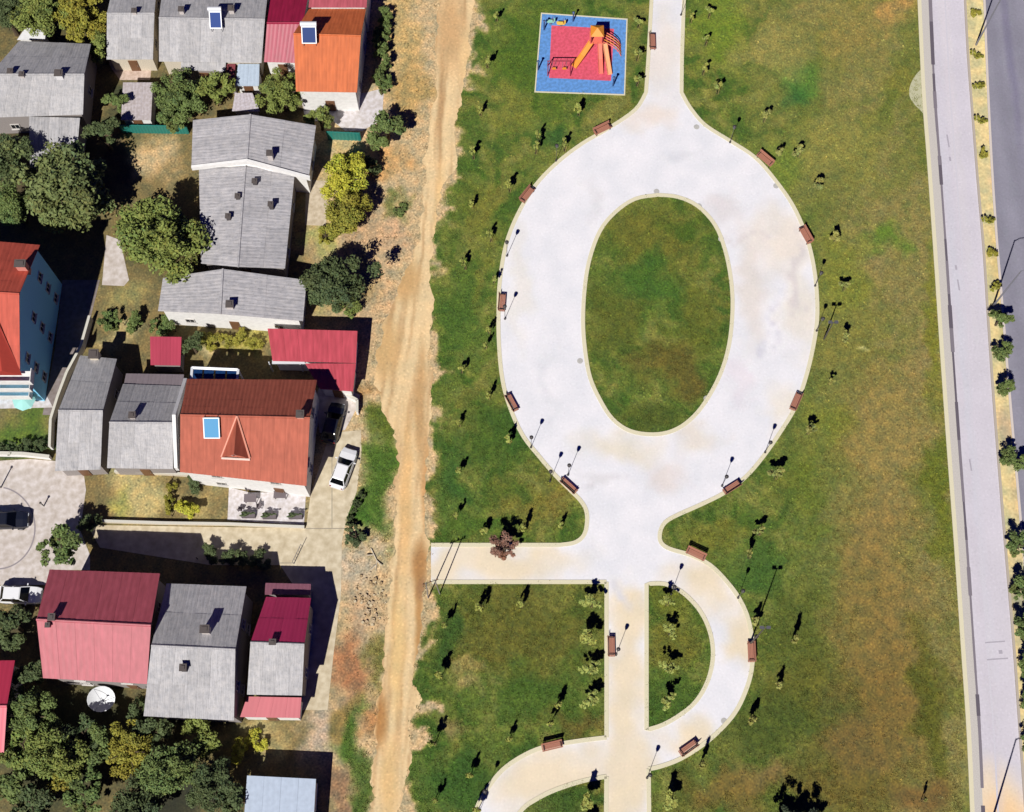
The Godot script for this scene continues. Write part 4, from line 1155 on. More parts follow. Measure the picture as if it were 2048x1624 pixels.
	for t in list:
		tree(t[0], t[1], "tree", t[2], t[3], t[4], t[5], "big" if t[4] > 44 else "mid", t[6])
	# hedges and bushes
	hedge("dark clipped hedge behind the weathered cottages", [[200, 652], [250, 650], [300, 654], [352, 662]], 2.2, 1.6, green)
	hedge("yellow green hedge south of the white gable front", [[385, 684], [440, 682], [520, 686]], 1.6, 1.1, gold)
	hedge("narrow wild hedge east of the orange roofed house", [[772, 30], [766, 90], [770, 150], [764, 190]], 1.7, 2.0, green)
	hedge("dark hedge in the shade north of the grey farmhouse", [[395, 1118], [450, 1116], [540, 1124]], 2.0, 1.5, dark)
	hedge("leafy green hedge crossing the dry garden", [[345, 958], [342, 990], [345, 1032]], 1.2, 1.2, gold)
	hedge("dark shrub row beside the pavement edge of the green verge", [[698, 1058], [712, 1020], [722, 985]], 0.8, 0.9, dark)
	hedge("dark bushes along the lawn of the blue house", [[-10, 896], [40, 898], [96, 892]], 1.4, 1.0, dark)
	for b in [["low_bush", "dark bush by the driveway corner", 712, 1072, 22, 0.7, dark], ["low_bush", "dry yellow bush south of the pink lean-to", 512, 1478, 22, 0.6, yellowish], ["low_bush", "golden dry bush north of the pale blue garage", 480, 1502, 24, 0.6, yellowish], ["low_bush", "dark round bush beside the cream wall of the cottages", 390, 968, 20, 0.8, dark], ["low_bush", "green weed clump on the sandy strip", 800, 420, 16, 0.3, green], ["low_bush", "dark bush under the bright yellow tree", 742, 330, 24, 0.7, dark], ["low_bush", "olive bush east of the tan slab", 652, 470, 22, 0.6, gold], ["low_bush", "small bush at the south end of the dark spiky tree", 700, 612, 24, 0.6, olive], ["low_bush", "dark leafy bush against the courtyard wall", 178, 1045, 24, 1.0, dark], ["low_bush", "dry shrub beside the terrace", 375, 1020, 26, 0.7, yellowish]]:
		tree(b[0], b[1], "bush", b[2], b[3], b[4], b[5], "mid", b[6], 0.7)
	tree("plum_tree", "small reddish brown tree beside the path link", "tree", 1006, 1094, 27, 2.6, "mid", plum, 0.8)
	# median shrubs and trees
	var nth := ["first", "second", "third", "fourth", "fifth", "sixth", "seventh", "eighth", "ninth", "tenth", "eleventh"]
	var ni := 8
	for q in [[1951, 27], [1952, 110], [1956, 172], [1960, 240], [1967, 307], [1975, 440], [1984, 507], [1989, 574]]:
		ni -= 1
		tree("median_shrub", "small olive shrub on the dry median, %s north of the bushy trees" % nth[ni], "shrub", q[0], q[1], 13, 0.55, "ball", gold, 0.9, 0.0, "shrubs in a row on the median")
	for q in [[2001, 638, 24], [2005, 702, 22], [2009, 776, 22], [2026, 915, 27], [2037, 1090, 26], [2047, 1176, 27], [2052, 1256, 26], [2056, 1330, 24], [2062, 1408, 26], [2068, 1490, 24]]:
		ni += 1
		tree("median_tree", "bushy green tree on the median, %s south of the olive shrubs" % nth[ni - 1], "tree", q[0], q[1], q[2], 1.7, "mid", green, 0.85, 0.0, "bushy trees in a row on the median")

func sapling(called: String, label: String, sx: float, sy: float, hc: float, r: float, ry: float, kind: String, m: Material, group: String) -> void:
	# sx, sy: a spot on the grass that the photograph shows to lie sunward-opposite of the crown; the tree is rooted back towards the sun from it (nothing is laid on the ground)
	var s := P(sx, sy)
	var grow := rng.randf_range(0.78, 1.22)
	hc *= grow
	ry *= grow
	r *= rng.randf_range(0.95, 1.5)
	var at := s - sun_slant * hc
	var o := thing(called, label, "sapling", Vector3(at.x, 0, at.z), 0.0, group)
	var tk := "%s_s%d" % [kind, int(hc * 4)]
	if not trunks.has(tk): trunks[tk] = trunk_mesh(tk.hash() % 1000, hc + ry * 0.6, 0.04, 5, r * 0.7)
	put("trunk", trunks[tk], mats["bark"], o)
	var list: Array = crowns[kind]
	var c := put("crown", list[rng.randi() % list.size()], m, o, Vector3(0, hc, 0))
	c.scale = Vector3(r, ry, r)
	c.rotation.y = rng.randf() * TAU
	var st := begin()
	tube(st, [Vector3(0.16, -0.05, 0.06), Vector3(0.16, hc * 0.7, 0.06)], [0.025, 0.025], 4)
	put("stake", done(st), mat("stake", A(170, 140, 100), 0.9), o)

func build_saplings() -> void:
	var pale := leaf_mat("sapling_leaf", 0.32, 0.35, 0.08)
	var mute := leaf_mat("sapling_mute", 0.30, 0.30, 0.08)
	var nth := ["first", "second", "third", "fourth", "fifth", "sixth", "seventh", "eighth", "ninth", "tenth", "eleventh", "twelfth", "thirteenth", "fourteenth"]
	var rows := [
		["thin young tree in the row along the dirt track, %s from the north", "young trees west of the ring path", "column", 1.7, 0.36, 0.95, [[1001, 23], [985, 111], [970, 209], [956, 296], [952, 396], [940, 515], [932, 724], [928, 831], [926, 922], [922, 1011]]],
		["thin young tree along the west edge of the ring path, %s from north", "young trees west of the ring path", "column", 1.7, 0.36, 0.95, [[1167, 205], [1089, 262], [1139, 278], [1081, 285], [1030, 357], [992, 459], [996, 545], [989, 640], [981, 673], [988, 771], [1029, 858]]],
		["thin young tree on the lawn north of the path link, %s from the dirt track", "young trees north of the path link", "column", 1.7, 0.36, 0.95, [[981, 1041], [1059, 1029], [1129, 1033]]],
		["thin young tree between the playground and the path neck, %s from the north", "young trees by the path neck", "sparse", 1.5, 0.42, 0.6, [[1282, 40], [1283, 98], [1282, 150]]],
		["thin young tree on the grass east of the path neck, %s from the north", "young trees by the path neck", "sparse", 1.5, 0.42, 0.6, [[1424, 17], [1387, 28], [1418, 71], [1413, 128], [1443, 164]]],
		["slender young tree south of the path link by the dirt track, %s from north", "young trees south of the path link", "column", 2.0, 0.42, 1.15, [[901, 1222], [897, 1320], [887, 1447], [881, 1573]]],
		["slender young tree at the south kerb of the path link, %s from the track", "young trees south of the path link", "column", 2.0, 0.42, 1.15, [[975, 1181], [1055, 1181]]],
		["slender young tree north of the southwest branch, %s from the straight path", "young trees south of the path link", "column", 2.0, 0.42, 1.15, [[1131, 1378], [1113, 1415], [1030, 1452], [955, 1519], [971, 1583]]]]
	for row in rows:
		for n in row[6].size():
			sapling("young_tree", row[0] % nth[n], row[6][n][0], row[6][n][1], row[3], row[4], row[5], row[2], pale, row[1])
	var arc := 0
	var east := "thin young tree in the arc east of the ring path, %s from the north"
	for q in [[1535, 221], [1602, 295], [1641, 359], [1676, 460], [1692, 561], [1695, 658], [1665, 747], [1624, 839], [1560, 927], [1525, 1043]]:
		arc += 1
		sapling("young_tree", east % ["first", "second", "third", "fourth", "fifth", "sixth", "seventh", "eighth", "ninth", "tenth"][arc - 1], q[0], q[1], 1.7, 0.62 if q[1] < 740 or q[1] > 800 else 0.3, 0.8, "sparse", mute, "young trees east of the ring path")
	var tall := "taller slender young tree east of the half-moon path, %s from the north"
	var tn := -2
	for q in [[1562, 291, 1], [1507, 1085, 0], [1518, 1218, 0], [1596, 1243, 1], [1565, 1344, 1], [1511, 1414, 1], [1413, 1491, 0]]:
		tn += 1
		if q[1] == 291: sapling("young_tree", "taller slender young tree behind the northeast bench", q[0], q[1], 1.9, 0.45, 1.2, "column", mute, "")
		else: sapling("young_tree", tall % nth[tn], q[0], q[1], 2.1, 0.45, 1.35, "column", mute, "tall young trees by the half-moon lawn")
	var ni := -1
	for q in [[1193, 1181], [1189, 1246], [1187, 1312], [1187, 1376], [1188, 1564], [1187, 1630]]:
		ni += 1
		sapling("ball_tree", "ball crowned young tree west of the straight path, %s from the path link" % nth[ni], q[0], q[1], 2.0, 0.75, 0.7, "ball", pale, "ball crowned trees along the straight path")
	for q in [[1343, 1180], [1347, 1243], [1343, 1307], [1346, 1375]]:
		ni += 1
		sapling("ball_tree", "ball crowned young tree on the half-moon lawn, %s from its north tip" % nth[ni - 6], q[0], q[1], 2.0, 0.75, 0.7, "ball", pale, "ball crowned trees on the half-moon lawn")
	sapling("ball_tree", "ball crowned young tree southeast of the path crossing", 1350, 1566, 2.0, 0.75, 0.7, "ball", pale, "")
	sapling("young_tree", "lone slender sapling near the south end of the pavement", 1851, 1572, 1.8, 0.22, 1.0, "column", mute, "")
	for q in [[1583, 1600, "pointed"], [1622, 1612, "rounded"]]:
		sapling("conifer", "%s dark evergreen at the south end of the park" % q[2], q[0], q[1], 2.4, 1.1, 1.9, "mid", leaf_mat("conifer_leaf", 0.05, 0.07, 0.035), "")

# ---------------------------------------------------------------- street furniture
var bench0: Node3D

func make_bench() -> Node3D:
	# seat along x, back towards -z, two metres long
	var o := thing("park_bench", "", "bench", Vector3.ZERO, 0.0, "benches along the path")
	var wood := mat("bench_wood", A(186, 126, 104), 0.7, "speck", Vector3(2, 2, 2))
	var iron := mat("bench_iron", A(60, 50, 50), 0.6)
	for i in 4: put("seat_slat", box_mesh(Vector3(1.95, 0.05, 0.12)), wood, o, Vector3(0, 0.45, -0.16 + i * 0.14))
	for i in 3:
		var b := put("back_slat", box_mesh(Vector3(1.95, 0.11, 0.04)), wood, o, Vector3(0, 0.58 + i * 0.14, -0.27 - i * 0.035))
		b.rotation.x = -0.25
	for s in [-1, 1]:
		var st := begin()
		for z in [-0.2, 0.26]: bx(st, Vector3(s * 0.8, 0.2, z), Vector3(0.07, 0.48, 0.07))
		bx(st, Vector3(s * 0.8, 0.405, 0.03), Vector3(0.07, 0.04, 0.39))
		tube(st, [Vector3(s * 0.8, 0.42, -0.25), Vector3(s * 0.8, 0.95, -0.4)], [0.03, 0.03], 4)
		put("leg", done(st), iron, o)
		var a := begin()
		bx(a, Vector3(s * 0.8, 0.66, 0.0), Vector3(0.06, 0.04, 0.5))
		bx(a, Vector3(s * 0.8, 0.545, 0.22), Vector3(0.05, 0.19, 0.05))
		put("armrest", done(a), iron, o)
	return o

func build_furniture() -> void:
	# benches: x, y, and a point on the path that the bench faces
	var spots := [[1204, 262, 1240, 320, "bench on the northwest curve of the ring path, nearest the playground"], [1054, 393, 1110, 430, "bench on the ring path south of the first northwest bench"], [1004, 608, 1070, 612, "bench on the west side of the ring path"], [1023, 808, 1080, 780, "bench on the southwest curve of the ring path"], [1137, 974, 1180, 930, "bench on the southwest neck of the ring path"], [1463, 977, 1430, 930, "bench on the southeast curve of the ring path"], [1590, 806, 1530, 780, "bench on the lower east side of the ring path"], [1610, 474, 1550, 500, "bench on the upper east side of the ring path"], [1529, 322, 1480, 370, "bench on the northeast curve of the ring path"], [1391, 1110, 1375, 1145, "bench at the start of the half-moon path"], [1501, 1305, 1450, 1305, "bench on the east side of the half-moon path"], [1222, 1294, 1260, 1294, "bench beside the straight path among ball crowned trees"], [1104, 1493, 1115, 1540, "bench on the north side of the southwest branch"], [1376, 1497, 1350, 1460, "bench at the south end of the half-moon path"], [1304, 87, 1335, 87, "bench on the west side of the northern path neck"]]
	for i in spots.size():
		var q: Array = spots[i]
		var a := P(q[0], q[1])
		var b := P(q[2], q[3])
		var d := b - a
		var turn := atan2(d.x, d.z)
		var at := a + Vector3(0, 0.0, 0)
		if i == 0:
			bench0 = make_bench()
			bench0.position = at
			bench0.rotation.y = turn
			bench0.set_meta("label", q[4])
		else: copy(bench0, at, turn, q[4])
	# lamp posts with dark globes
	var lamp0: Node3D = null
	var li := 0
	for q in [[1112, 322, "by the northwest curve of the ring path"], [1014, 512, "on the upper west edge of the ring path"], [1010, 638, "beside the west bench of the ring path"], [1062, 895, "on the lower southwest edge of the ring path"], [1136, 950, "beside the southwest neck bench"], [1100, 962, "on the grass behind the southwest neck bench"], [1444, 972, "beside the southeast curve bench"], [1530, 905, "on the southeast edge of the ring path"], [1630, 572, "on the east edge of the ring path"], [1633, 662, "on the lower east edge of the ring path"], [1460, 285, "on the northeast edge of the ring path"], [1232, 1310, "beside the straight path bench"], [1476, 1196, "on the upper curve of the half-moon path"], [1502, 1285, "beside the half-moon path bench"], [1294, 1556, "at the south path crossing"], [971, 1588, "on the southwest branch"], [1362, 30, "on the northern path neck"], [1342, 1188, "at the north tip of the half-moon lawn"]]:
		var lab: String = "dark globe lamp post " + q[2]
		var p := P(q[0], q[1])
		p.y = 0.0
		if lamp0 == null:
			lamp0 = thing("lamp_post", lab, "lamp post", p, 0.0, "globe lamp posts along the path")
			var iron := mat("lamp_iron", A(70, 66, 68), 0.5)
			var st := begin()
			lathe(st, [Vector2(0.12, -0.03), Vector2(0.12, 0.12), Vector2(0.06, 0.25), Vector2(0.03, 0.4), Vector2(0.022, 3.0), Vector2(0.09, 3.05), Vector2(0.0, 3.1)], 8)
			put("pole", done(st), iron, lamp0)
			var g := begin()
			lathe(g, [Vector2(0.08, 3.08), Vector2(0.15, 3.2), Vector2(0.18, 3.34), Vector2(0.15, 3.46), Vector2(0.07, 3.56), Vector2(0, 3.58)], 10)
			put("globe", done(g), mat("smoked_globe", A(78, 76, 80), 0.25), lamp0)
			var c := begin()
			lathe(c, [Vector2(0.18, 3.48), Vector2(0.2, 3.5), Vector2(0.1, 3.6), Vector2(0, 3.64)], 10)
			put("cap", done(c), iron, lamp0)
		else: copy(lamp0, p, 0.0, lab)
		li += 1
	# drain covers along the inner edge of the ring
	var dc: Node3D = null
	for q in [[1313, 383], [1398, 412], [1160, 722], [1413, 797], [1442, 478], [1552, 372], [1393, 254], [1448, 1442]]:
		var p := P(q[0], q[1])
		p.y = 0.018
		if dc == null:
			dc = thing("drain_cover", "flat grey drain cover set in the edge of the pale path", "drain cover", p, 0.0, "drain covers in the path")
			var st := begin()
			lathe(st, [Vector2(0.3, 0.0), Vector2(0.3, 0.012), Vector2(0.26, 0.016), Vector2(0.0, 0.016)], 12)
			put("ring", done(st), mat("cast_iron", A(186, 184, 180), 0.7), dc)
			for i in 4: put("bar", box_mesh(Vector3(0.05, 0.014, 0.46)), mats["cast_iron"], dc, Vector3(-0.15 + i * 0.1, 0.022, 0))
		else: copy(dc, p, rng.randf(), "flat grey drain cover set in the edge of the pale path")
	# street lights on the median, and tall masts in the park
	var mast0: Node3D = null
	for q in [[1952, 90, 9.0, "street light on the median between the first olive shrubs"], [1986, 612, 9.0, "street light on the median beside its first bushy tree"], [1984, 1640, 9.0, "street light at the south end of the service road"]]:
		var p := P(q[0], q[1])
		p.y = 0.0
		if mast0 == null:
			mast0 = thing("street_light", q[3], "street light", p, 0.0, "street lights by the road")
			var st := begin()
			tube(st, [Vector3(0, -0.05, 0), Vector3(0, 0.6, 0), Vector3(0, 9, 0)], [0.13, 0.1, 0.06], 8)
			put("mast", done(st), mat("galvanised", A(140, 140, 150), 0.45, "", Vector3.ONE, 0.3), mast0)
			var a := begin()
			tube(a, [Vector3(0, 8.9, 0), Vector3(0.5, 9.3, 0), Vector3(1.6, 9.4, 0)], [0.05, 0.045, 0.04], 6)
			put("arm", done(a), mats["galvanised"], mast0)
			var l := begin()
			bx(l, Vector3(1.9, 9.4, 0), Vector3(0.7, 0.12, 0.26), 0.0, 0.8)
			put("lantern", done(l), mat("lantern", A(90, 90, 96), 0.5), mast0)
		else: copy(mast0, p, 0.0, q[3])
	for q in [[1500, 1288, "tall slim lighting mast by the half-moon path bench"], [1648, 678, "tall slim lighting mast east of the ring path"]]:
		var p := P(q[0], q[1])
		p.y = 0.0
		var o := thing("lighting_mast", q[2], "mast", p)
		var hh := 9.0 if q[1] > 1000 else 4.6
		var st := begin()
		tube(st, [Vector3(0, -0.05, 0), Vector3(0, hh, 0)], [0.09, 0.05], 7)
		put("pole", done(st), mat("dark_pole", A(84, 78, 74), 0.6), o)
		var f := begin()
		for s in [-1, 1]: bx(f, Vector3(s * 0.3, hh + 0.1, 0), Vector3(0.36, 0.2, 0.26))
		bx(f, Vector3(0, hh - 0.02, 0), Vector3(0.9, 0.06, 0.06))
		put("floodlight", done(f), mats["lantern"], o)
	# twin power pole by the dirt track
	var o := thing("twin_power_pole", "twin legged power pole between the dirt track and the path link", "power pole", P(868, 1192))
	for s in [-1, 1]:
		var st := begin()
		tube(st, [Vector3(s * 0.55, -0.05, s * -0.2), Vector3(s * 0.4, 7.0, s * -0.15)], [0.06, 0.045], 8)
		put("leg", done(st), mat("pole_concrete", A(150, 142, 138), 0.9), o)
	var cb := begin()
	bx(cb, Vector3(0, 6.7, 0), Vector3(1.5, 0.06, 0.06), deg_to_rad(20))
	put("cross_arm", done(cb), mat("dark_pole", A(84, 78, 74), 0.6), o)
	for i in 3:
		var st := begin()
		lathe(st, [Vector2(0.05, 6.77), Vector2(0.08, 6.82), Vector2(0.05, 6.9), Vector2(0.08, 6.95), Vector2(0, 7.05)], 8, Vector3(-0.65 + i * 0.65, 0, 0).rotated(Vector3.UP, deg_to_rad(20)))
		put("insulator", done(st), mat("porcelain", A(120, 84, 66), 0.3), o)
	# rubble beside the driveway
	var rb := thing("rubble_heap", "heap of pale broken stones beside the dirt track", "rubble", P(738, 1205))
	var sm := [mat("stone_a", A(204, 180, 146), 0.95, "speck", Vector3(1, 1, 1)), mat("stone_b", A(182, 156, 118), 0.95, "speck", Vector3(1, 1, 1)), mat("stone_c", A(224, 206, 172), 0.95, "speck", Vector3(1, 1, 1))]
	var shapes := []
	for i in 4:
		var st := begin()
		var q := []
		for y in [-1, 1]:
			for v in [Vector2(-1, -1), Vector2(1, -1), Vector2(1, 1), Vector2(-1, 1)]:
				q.append(Vector3(v.x * rng.randf_range(0.5, 1), y * rng.randf_range(0.5, 0.9), v.y * rng.randf_range(0.5, 1)))
		hexa(st, q)
		shapes.append(done(st))
	for i in 70:
		var a := rng.randf() * TAU
		var d := pow(rng.randf(), 0.7)
		var s := rng.randf_range(0.05, 0.2)
		var k := put("stone", shapes[i % 4], sm[rng.randi() % 3], rb, Vector3(cos(a) * d * 1.6, s * 0.5, sin(a) * d * 3.0))
		k.scale = Vector3.ONE * s
		k.rotation = Vector3(0, rng.randf() * 6, 0)
	# bare branch lying by the verge
	var br := thing("fallen_branch", "pale bare branch lying on the sandy corner by the verge", "branch", P(752, 1122))
	for l in [[Vector3(-0.5, 0.1, -1.2), Vector3(0.1, 0.12, 0), Vector3(0.0, 0.1, 1.0)], [Vector3(0.1, 0.12, 0), Vector3(0.6, 0.25, 0.5)], [Vector3(-0.2, 0.1, -0.6), Vector3(-0.9, 0.3, -0.5)], [Vector3(0, 0.1, 0.4), Vector3(-0.5, 0.2, 0.9)]]:
		var st := begin()
		var rr := []
		for i in l.size(): rr.append(0.08 - i * 0.025)
		tube(st, l, rr, 5)
		put("limb", done(st), mat("bleached", A(206, 194, 172), 0.9), br)
	# white dish in the orchard
	var dish := thing("satellite_dish", "large white round dish south of the pink house", "satellite dish", P(210, 1400, 0.0))
	var ds := begin()
	var pr := []
	for i in 7: pr.append(Vector2(1.25 * i / 6.0, 0.3 * pow(i / 6.0, 2)))
	lathe(ds, pr, 20)
	lathe(ds, [Vector2(1.25, 0.3), Vector2(1.27, 0.26), Vector2(0.6, 0.02), Vector2(0, -0.06)], 20)
	var bowl := put("bowl", done(ds), mat("dish_white", A(230, 232, 236), 0.5), dish, Vector3(0, 1.5, 0))
	bowl.rotation = Vector3(0.5, 0, -0.35)
	var dp := begin()
	tube(dp, [Vector3(0, -0.05, 0), Vector3(0, 1.5, 0)], [0.08, 0.08], 8)
	put("post", done(dp), mats["galvanised"], dish)
	var fa := begin()
	for i in 3:
		var a := TAU * i / 3.0
		tube(fa, [Vector3(cos(a) * 1.2, 0.28, sin(a) * 1.2), Vector3(0, 1.0, 0)], [0.02, 0.02], 4)
	bx(fa, Vector3(0, 1.0, 0), Vector3(0.14, 0.2, 0.14))
	put("feed_arm", done(fa), mats["galvanised"], bowl)
	# parasol on the porch of the blue house
	var um := thing("parasol", "pale turquoise parasol on the porch of the blue house", "parasol", P(60, 812, 0.0))
	var us := begin()
	lathe(us, [Vector2(1.15, 2.0), Vector2(0.6, 2.28), Vector2(0, 2.5)], 8)
	put("canopy", done(us), mat("turquoise_cloth", A(158, 214, 210), 0.9), um)
	var up := begin()
	tube(up, [Vector3(0, 0, 0), Vector3(0, 2.5, 0)], [0.03, 0.025], 6)
	lathe(up, [Vector2(0.3, 0.0), Vector2(0.3, 0.08), Vector2(0.05, 0.14)], 10)
	put("pole", done(up), mats["white_metal"], um)
	# terrace furniture: a table, chairs and a planter row
	var ti := 0
	for q in [[503, 1000, "dark wooden table on the white terrace"], [562, 992, "dark wooden table by the house wall on the white terrace"]]:
		var t := thing("terrace_table", q[2], "table", P(q[0], q[1]) + Vector3(0, 0.03, 0))
		put("tabletop", box_mesh(Vector3(1.2, 0.06, 0.8)), mat("dark_wood", A(110, 100, 104), 0.7), t, Vector3(0, 0.74, 0))
		for x in [-0.5, 0.5]:
			for z in [-0.3, 0.3]: put("leg", box_mesh(Vector3(0.06, 0.71, 0.06)), mats["dark_wood"], t, Vector3(x, 0.355, z))
		ti += 1
	for q in [[482, 1020, "dark chair west of the terrace table"], [520, 1014, "dark chair east of the terrace table"], [497, 978, "dark chair north of the terrace table"]]:
		var t := thing("terrace_chair", q[2], "chair", P(q[0], q[1]) + Vector3(0, 0.03, 0), rng.randf() * 3)
		put("seat", box_mesh(Vector3(0.45, 0.05, 0.45)), mats["dark_wood"], t, Vector3(0, 0.44, 0))
		put("backrest", box_mesh(Vector3(0.45, 0.45, 0.05)), mats["dark_wood"], t, Vector3(0, 0.68, -0.2))
		for x in [-0.19, 0.19]:
			for z in [-0.19, 0.19]: put("leg", box_mesh(Vector3(0.05, 0.42, 0.05)), mats["dark_wood"], t, Vector3(x, 0.21, z))
	for q in [[498, 1032, "dark planter with a shrub at the west of the terrace edge"], [540, 1034, "dark planter with a shrub in the middle of the terrace edge"], [592, 1034, "dark planter with a shrub at the driveway corner of the terrace"]]:
		var t := thing("planter", q[2], "planter", P(q[0], q[1]) + Vector3(0, 0.03, 0))
		put("box", box_mesh(Vector3(1.3, 0.5, 0.5)), mats["dark_wood"], t, Vector3(0, 0.25, 0))
		var cr := put("foliage", crowns["ball"][0], mats["dark_leaf"], t, Vector3(0, 0.7, 0))
		cr.scale = Vector3(0.75, 0.4, 0.35)
	# thin gate and clothes pole
	var gt := thing("gate", "slim open metal gate at the driveway edge", "gate", P(588, 1128))
	for i in 7: put("bar", box_mesh(Vector3(0.03, 1.2, 0.03)), mats["galvanised"], gt, Vector3(0, 0.6, 0) + Vector3(0.12, 0, -0.28) * i)
	for y in [0.15, 1.1]:
		var st := begin()
		tube(st, [Vector3(0, y, 0), Vector3(0.72, y, -1.68)], [0.03, 0.03], 4)
		put("rail", done(st), mats["galvanised"], gt)
	for q in [[88, 1012, "short dark post standing on the courtyard"], [2, 975, "tall dark post at the courtyard edge"]]:
		var ps := thing("post", q[2], "post", P(q[0], q[1]))
		var st := begin()
		var hp := 1.2 if q[0] > 50 else 2.6
		tube(st, [Vector3(0, -0.03, 0), Vector3(0, hp, 0)], [0.07, 0.06], 6)
		lathe(st, [Vector2(0.1, hp - 0.1), Vector2(0.13, hp), Vector2(0, hp + 0.08)], 8)
		put("shaft", done(st), mats["dark_pole"], ps)

# ---------------------------------------------------------------- playground
func build_playground() -> void:
	var c := [P(1083, 27), P(1254, 39), P(1249, 190), P(1070, 184)]
	var i_ := [P(1103, 51), P(1228, 58), P(1222, 162), P(1098, 156)]
	hard_polys.append(PackedVector2Array([Vector2(c[0].x, c[0].z), Vector2(c[1].x, c[1].z), Vector2(c[2].x, c[2].z), Vector2(c[3].x, c[3].z)]))
	var mid: Vector3 = (c[0] + c[2]) * 0.5
	var o := thing("playground_mat", "square rubber playground mat, blue round a pink red middle", "playground mat", mid)
	var st := begin()
	for k in 4:
		var j := (k + 1) % 4
		var up := Vector3(0, 0.03, 0)
		quad(st, c[k] - mid + up, c[j] - mid + up, i_[j] - mid + up, i_[k] - mid + up)
	put("border", done(st), mat("blue_rubber", A(104, 164, 240), 0.9, "stain", Vector3(0.3, 0.3, 0.3)), o)
	st = begin()
	quad(st, i_[0] - mid + Vector3(0, 0.03, 0), i_[1] - mid + Vector3(0, 0.03, 0), i_[2] - mid + Vector3(0, 0.03, 0), i_[3] - mid + Vector3(0, 0.03, 0))
	put("centre", done(st), mat("pink_rubber", A(240, 96, 124), 0.9, "stain", Vector3(0.3, 0.3, 0.3)), o)
	st = begin()
	var g := PackedVector2Array()
	for q in c: g.append(Vector2(q.x - mid.x, q.z - mid.z))
	ribbon(st, g, 0.18, -0.05, 0.08, true)
	put("kerb", done(st), mats["kerb"], o)
	var orange := mat("orange_plastic", A(238, 150, 50), 0.45)
	var coral := mat("coral_plastic", A(240, 120, 100), 0.45)
	var dark := mat("dark_tube", A(150, 50, 66), 0.5)
	# climbing frame: a roofed tower, a slide to the southwest, two parallel chutes to the south and an arched net to the east
	var at := P(1192, 88)
	var t := thing("climbing_frame", "orange climbing frame with a slide and twin chutes", "climbing frame", Vector3(at.x, 0.03, at.z))
	for x in [-0.6, 0.6]:
		for z in [-0.6, 0.6]: put("post", box_mesh(Vector3(0.12, 2.6, 0.12)), dark, t, Vector3(x, 1.3, z))
	put("platform", box_mesh(Vector3(1.5, 0.1, 1.5)), coral, t, Vector3(0, 1.25, 0))
	st = begin()
	for k in 4:
		var a := PI / 2 * k
		tri(st, Vector3(0, 3.2, 0), Vector3(0.7, 2.55, -0.7).rotated(Vector3.UP, a), Vector3(0.7, 2.55, 0.7).rotated(Vector3.UP, a))
	put("roof", done(st), orange, t)
	var chute := func(called: String, a: Vector3, b: Vector3, w: float, m: Material) -> void:
		var s := begin()
		var side := (b - a).cross(Vector3.UP).normalized() * w * 0.5
		var mid1: Vector3 = a.lerp(b, 0.5) + Vector3(0, -0.1, 0)
		var line := [a, mid1, b]
		for k in 2:
			var p: Vector3 = line[k]
			var q: Vector3 = line[k + 1]
			quad(s, p + side, p - side, q - side, q + side)
			for sg in [-1.0, 1.0]:
				var e: Vector3 = side * sg
				hexa(s, [p + e * 0.85, q + e * 0.85, q + e, p + e, p + e * 0.85 + Vector3(0, 0.2, 0), q + e * 0.85 + Vector3(0, 0.2, 0), q + e + Vector3(0, 0.2, 0), p + e + Vector3(0, 0.2, 0)])
		put(called, done(s), m, t)
	chute.call("slide", Vector3(-0.6, 1.28, 0.6), Vector3(-2.4, 0.12, 2.9), 0.6, orange)
	chute.call("slide", Vector3(0.3, 1.28, 0.75), Vector3(0.45, 0.12, 3.7), 0.5, coral)
	chute.call("slide", Vector3(0.85, 1.28, 0.75), Vector3(1.4, 0.12, 3.8), 0.5, mat("peach_plastic", A(248, 168, 120), 0.45))
	for k in 5:
		st = begin()
		var pts := []
		var rr := []
		for n in 7:
			var f := n / 6.0
			pts.append(Vector3(0.75 + f * 1.9, 1.3 * sqrt(maxf(0.0, 1.0 - f * f)) + 0.02, -0.7 + k * 0.32 + f * 0.9))
			rr.append(0.05)
		tube(st, pts, rr, 5)
		put("arch_bar", done(st), orange if k % 2 else coral, t)
	for k in 4:
		st = begin()
		var f := 0.2 + k * 0.22
		tube(st, [Vector3(0.75 + f * 1.7, 1.3 * sqrt(1.0 - f * f), -0.7 + f * 0.9), Vector3(0.75 + f * 1.7, 1.3 * sqrt(1.0 - f * f), 0.58 + f * 0.9)], [0.04, 0.04], 5)
		put("rung", done(st), coral, t)
	# swing frame
	at = P(1118, 142)
	var sw := thing("swing_frame", "low red swing frame on the southwest corner of the playground mat", "swing", Vector3(at.x, 0.03, at.z))
	for x in [-1.2, 1.2]:
		for z in [-0.6, 0.6]:
			st = begin()
			tube(st, [Vector3(x, -0.03, z), Vector3(x, 2.0, 0)], [0.06, 0.05], 6)
			put("leg", done(st), dark, sw)
	st = begin()
	tube(st, [Vector3(-1.3, 2.0, 0), Vector3(1.3, 2.0, 0)], [0.06, 0.06], 6)
	put("top_bar", done(st), dark, sw)
	for x in [-0.55, 0.55]:
		put("seat", box_mesh(Vector3(0.45, 0.05, 0.25)), orange, sw, Vector3(x, 0.5, 0))
		for s in [-1, 1]:
			st = begin()
			tube(st, [Vector3(x + s * 0.2, 0.52, 0), Vector3(x + s * 0.2, 1.97, 0)], [0.02, 0.02], 4)
			put("chain", done(st), mats["galvanised"], sw)
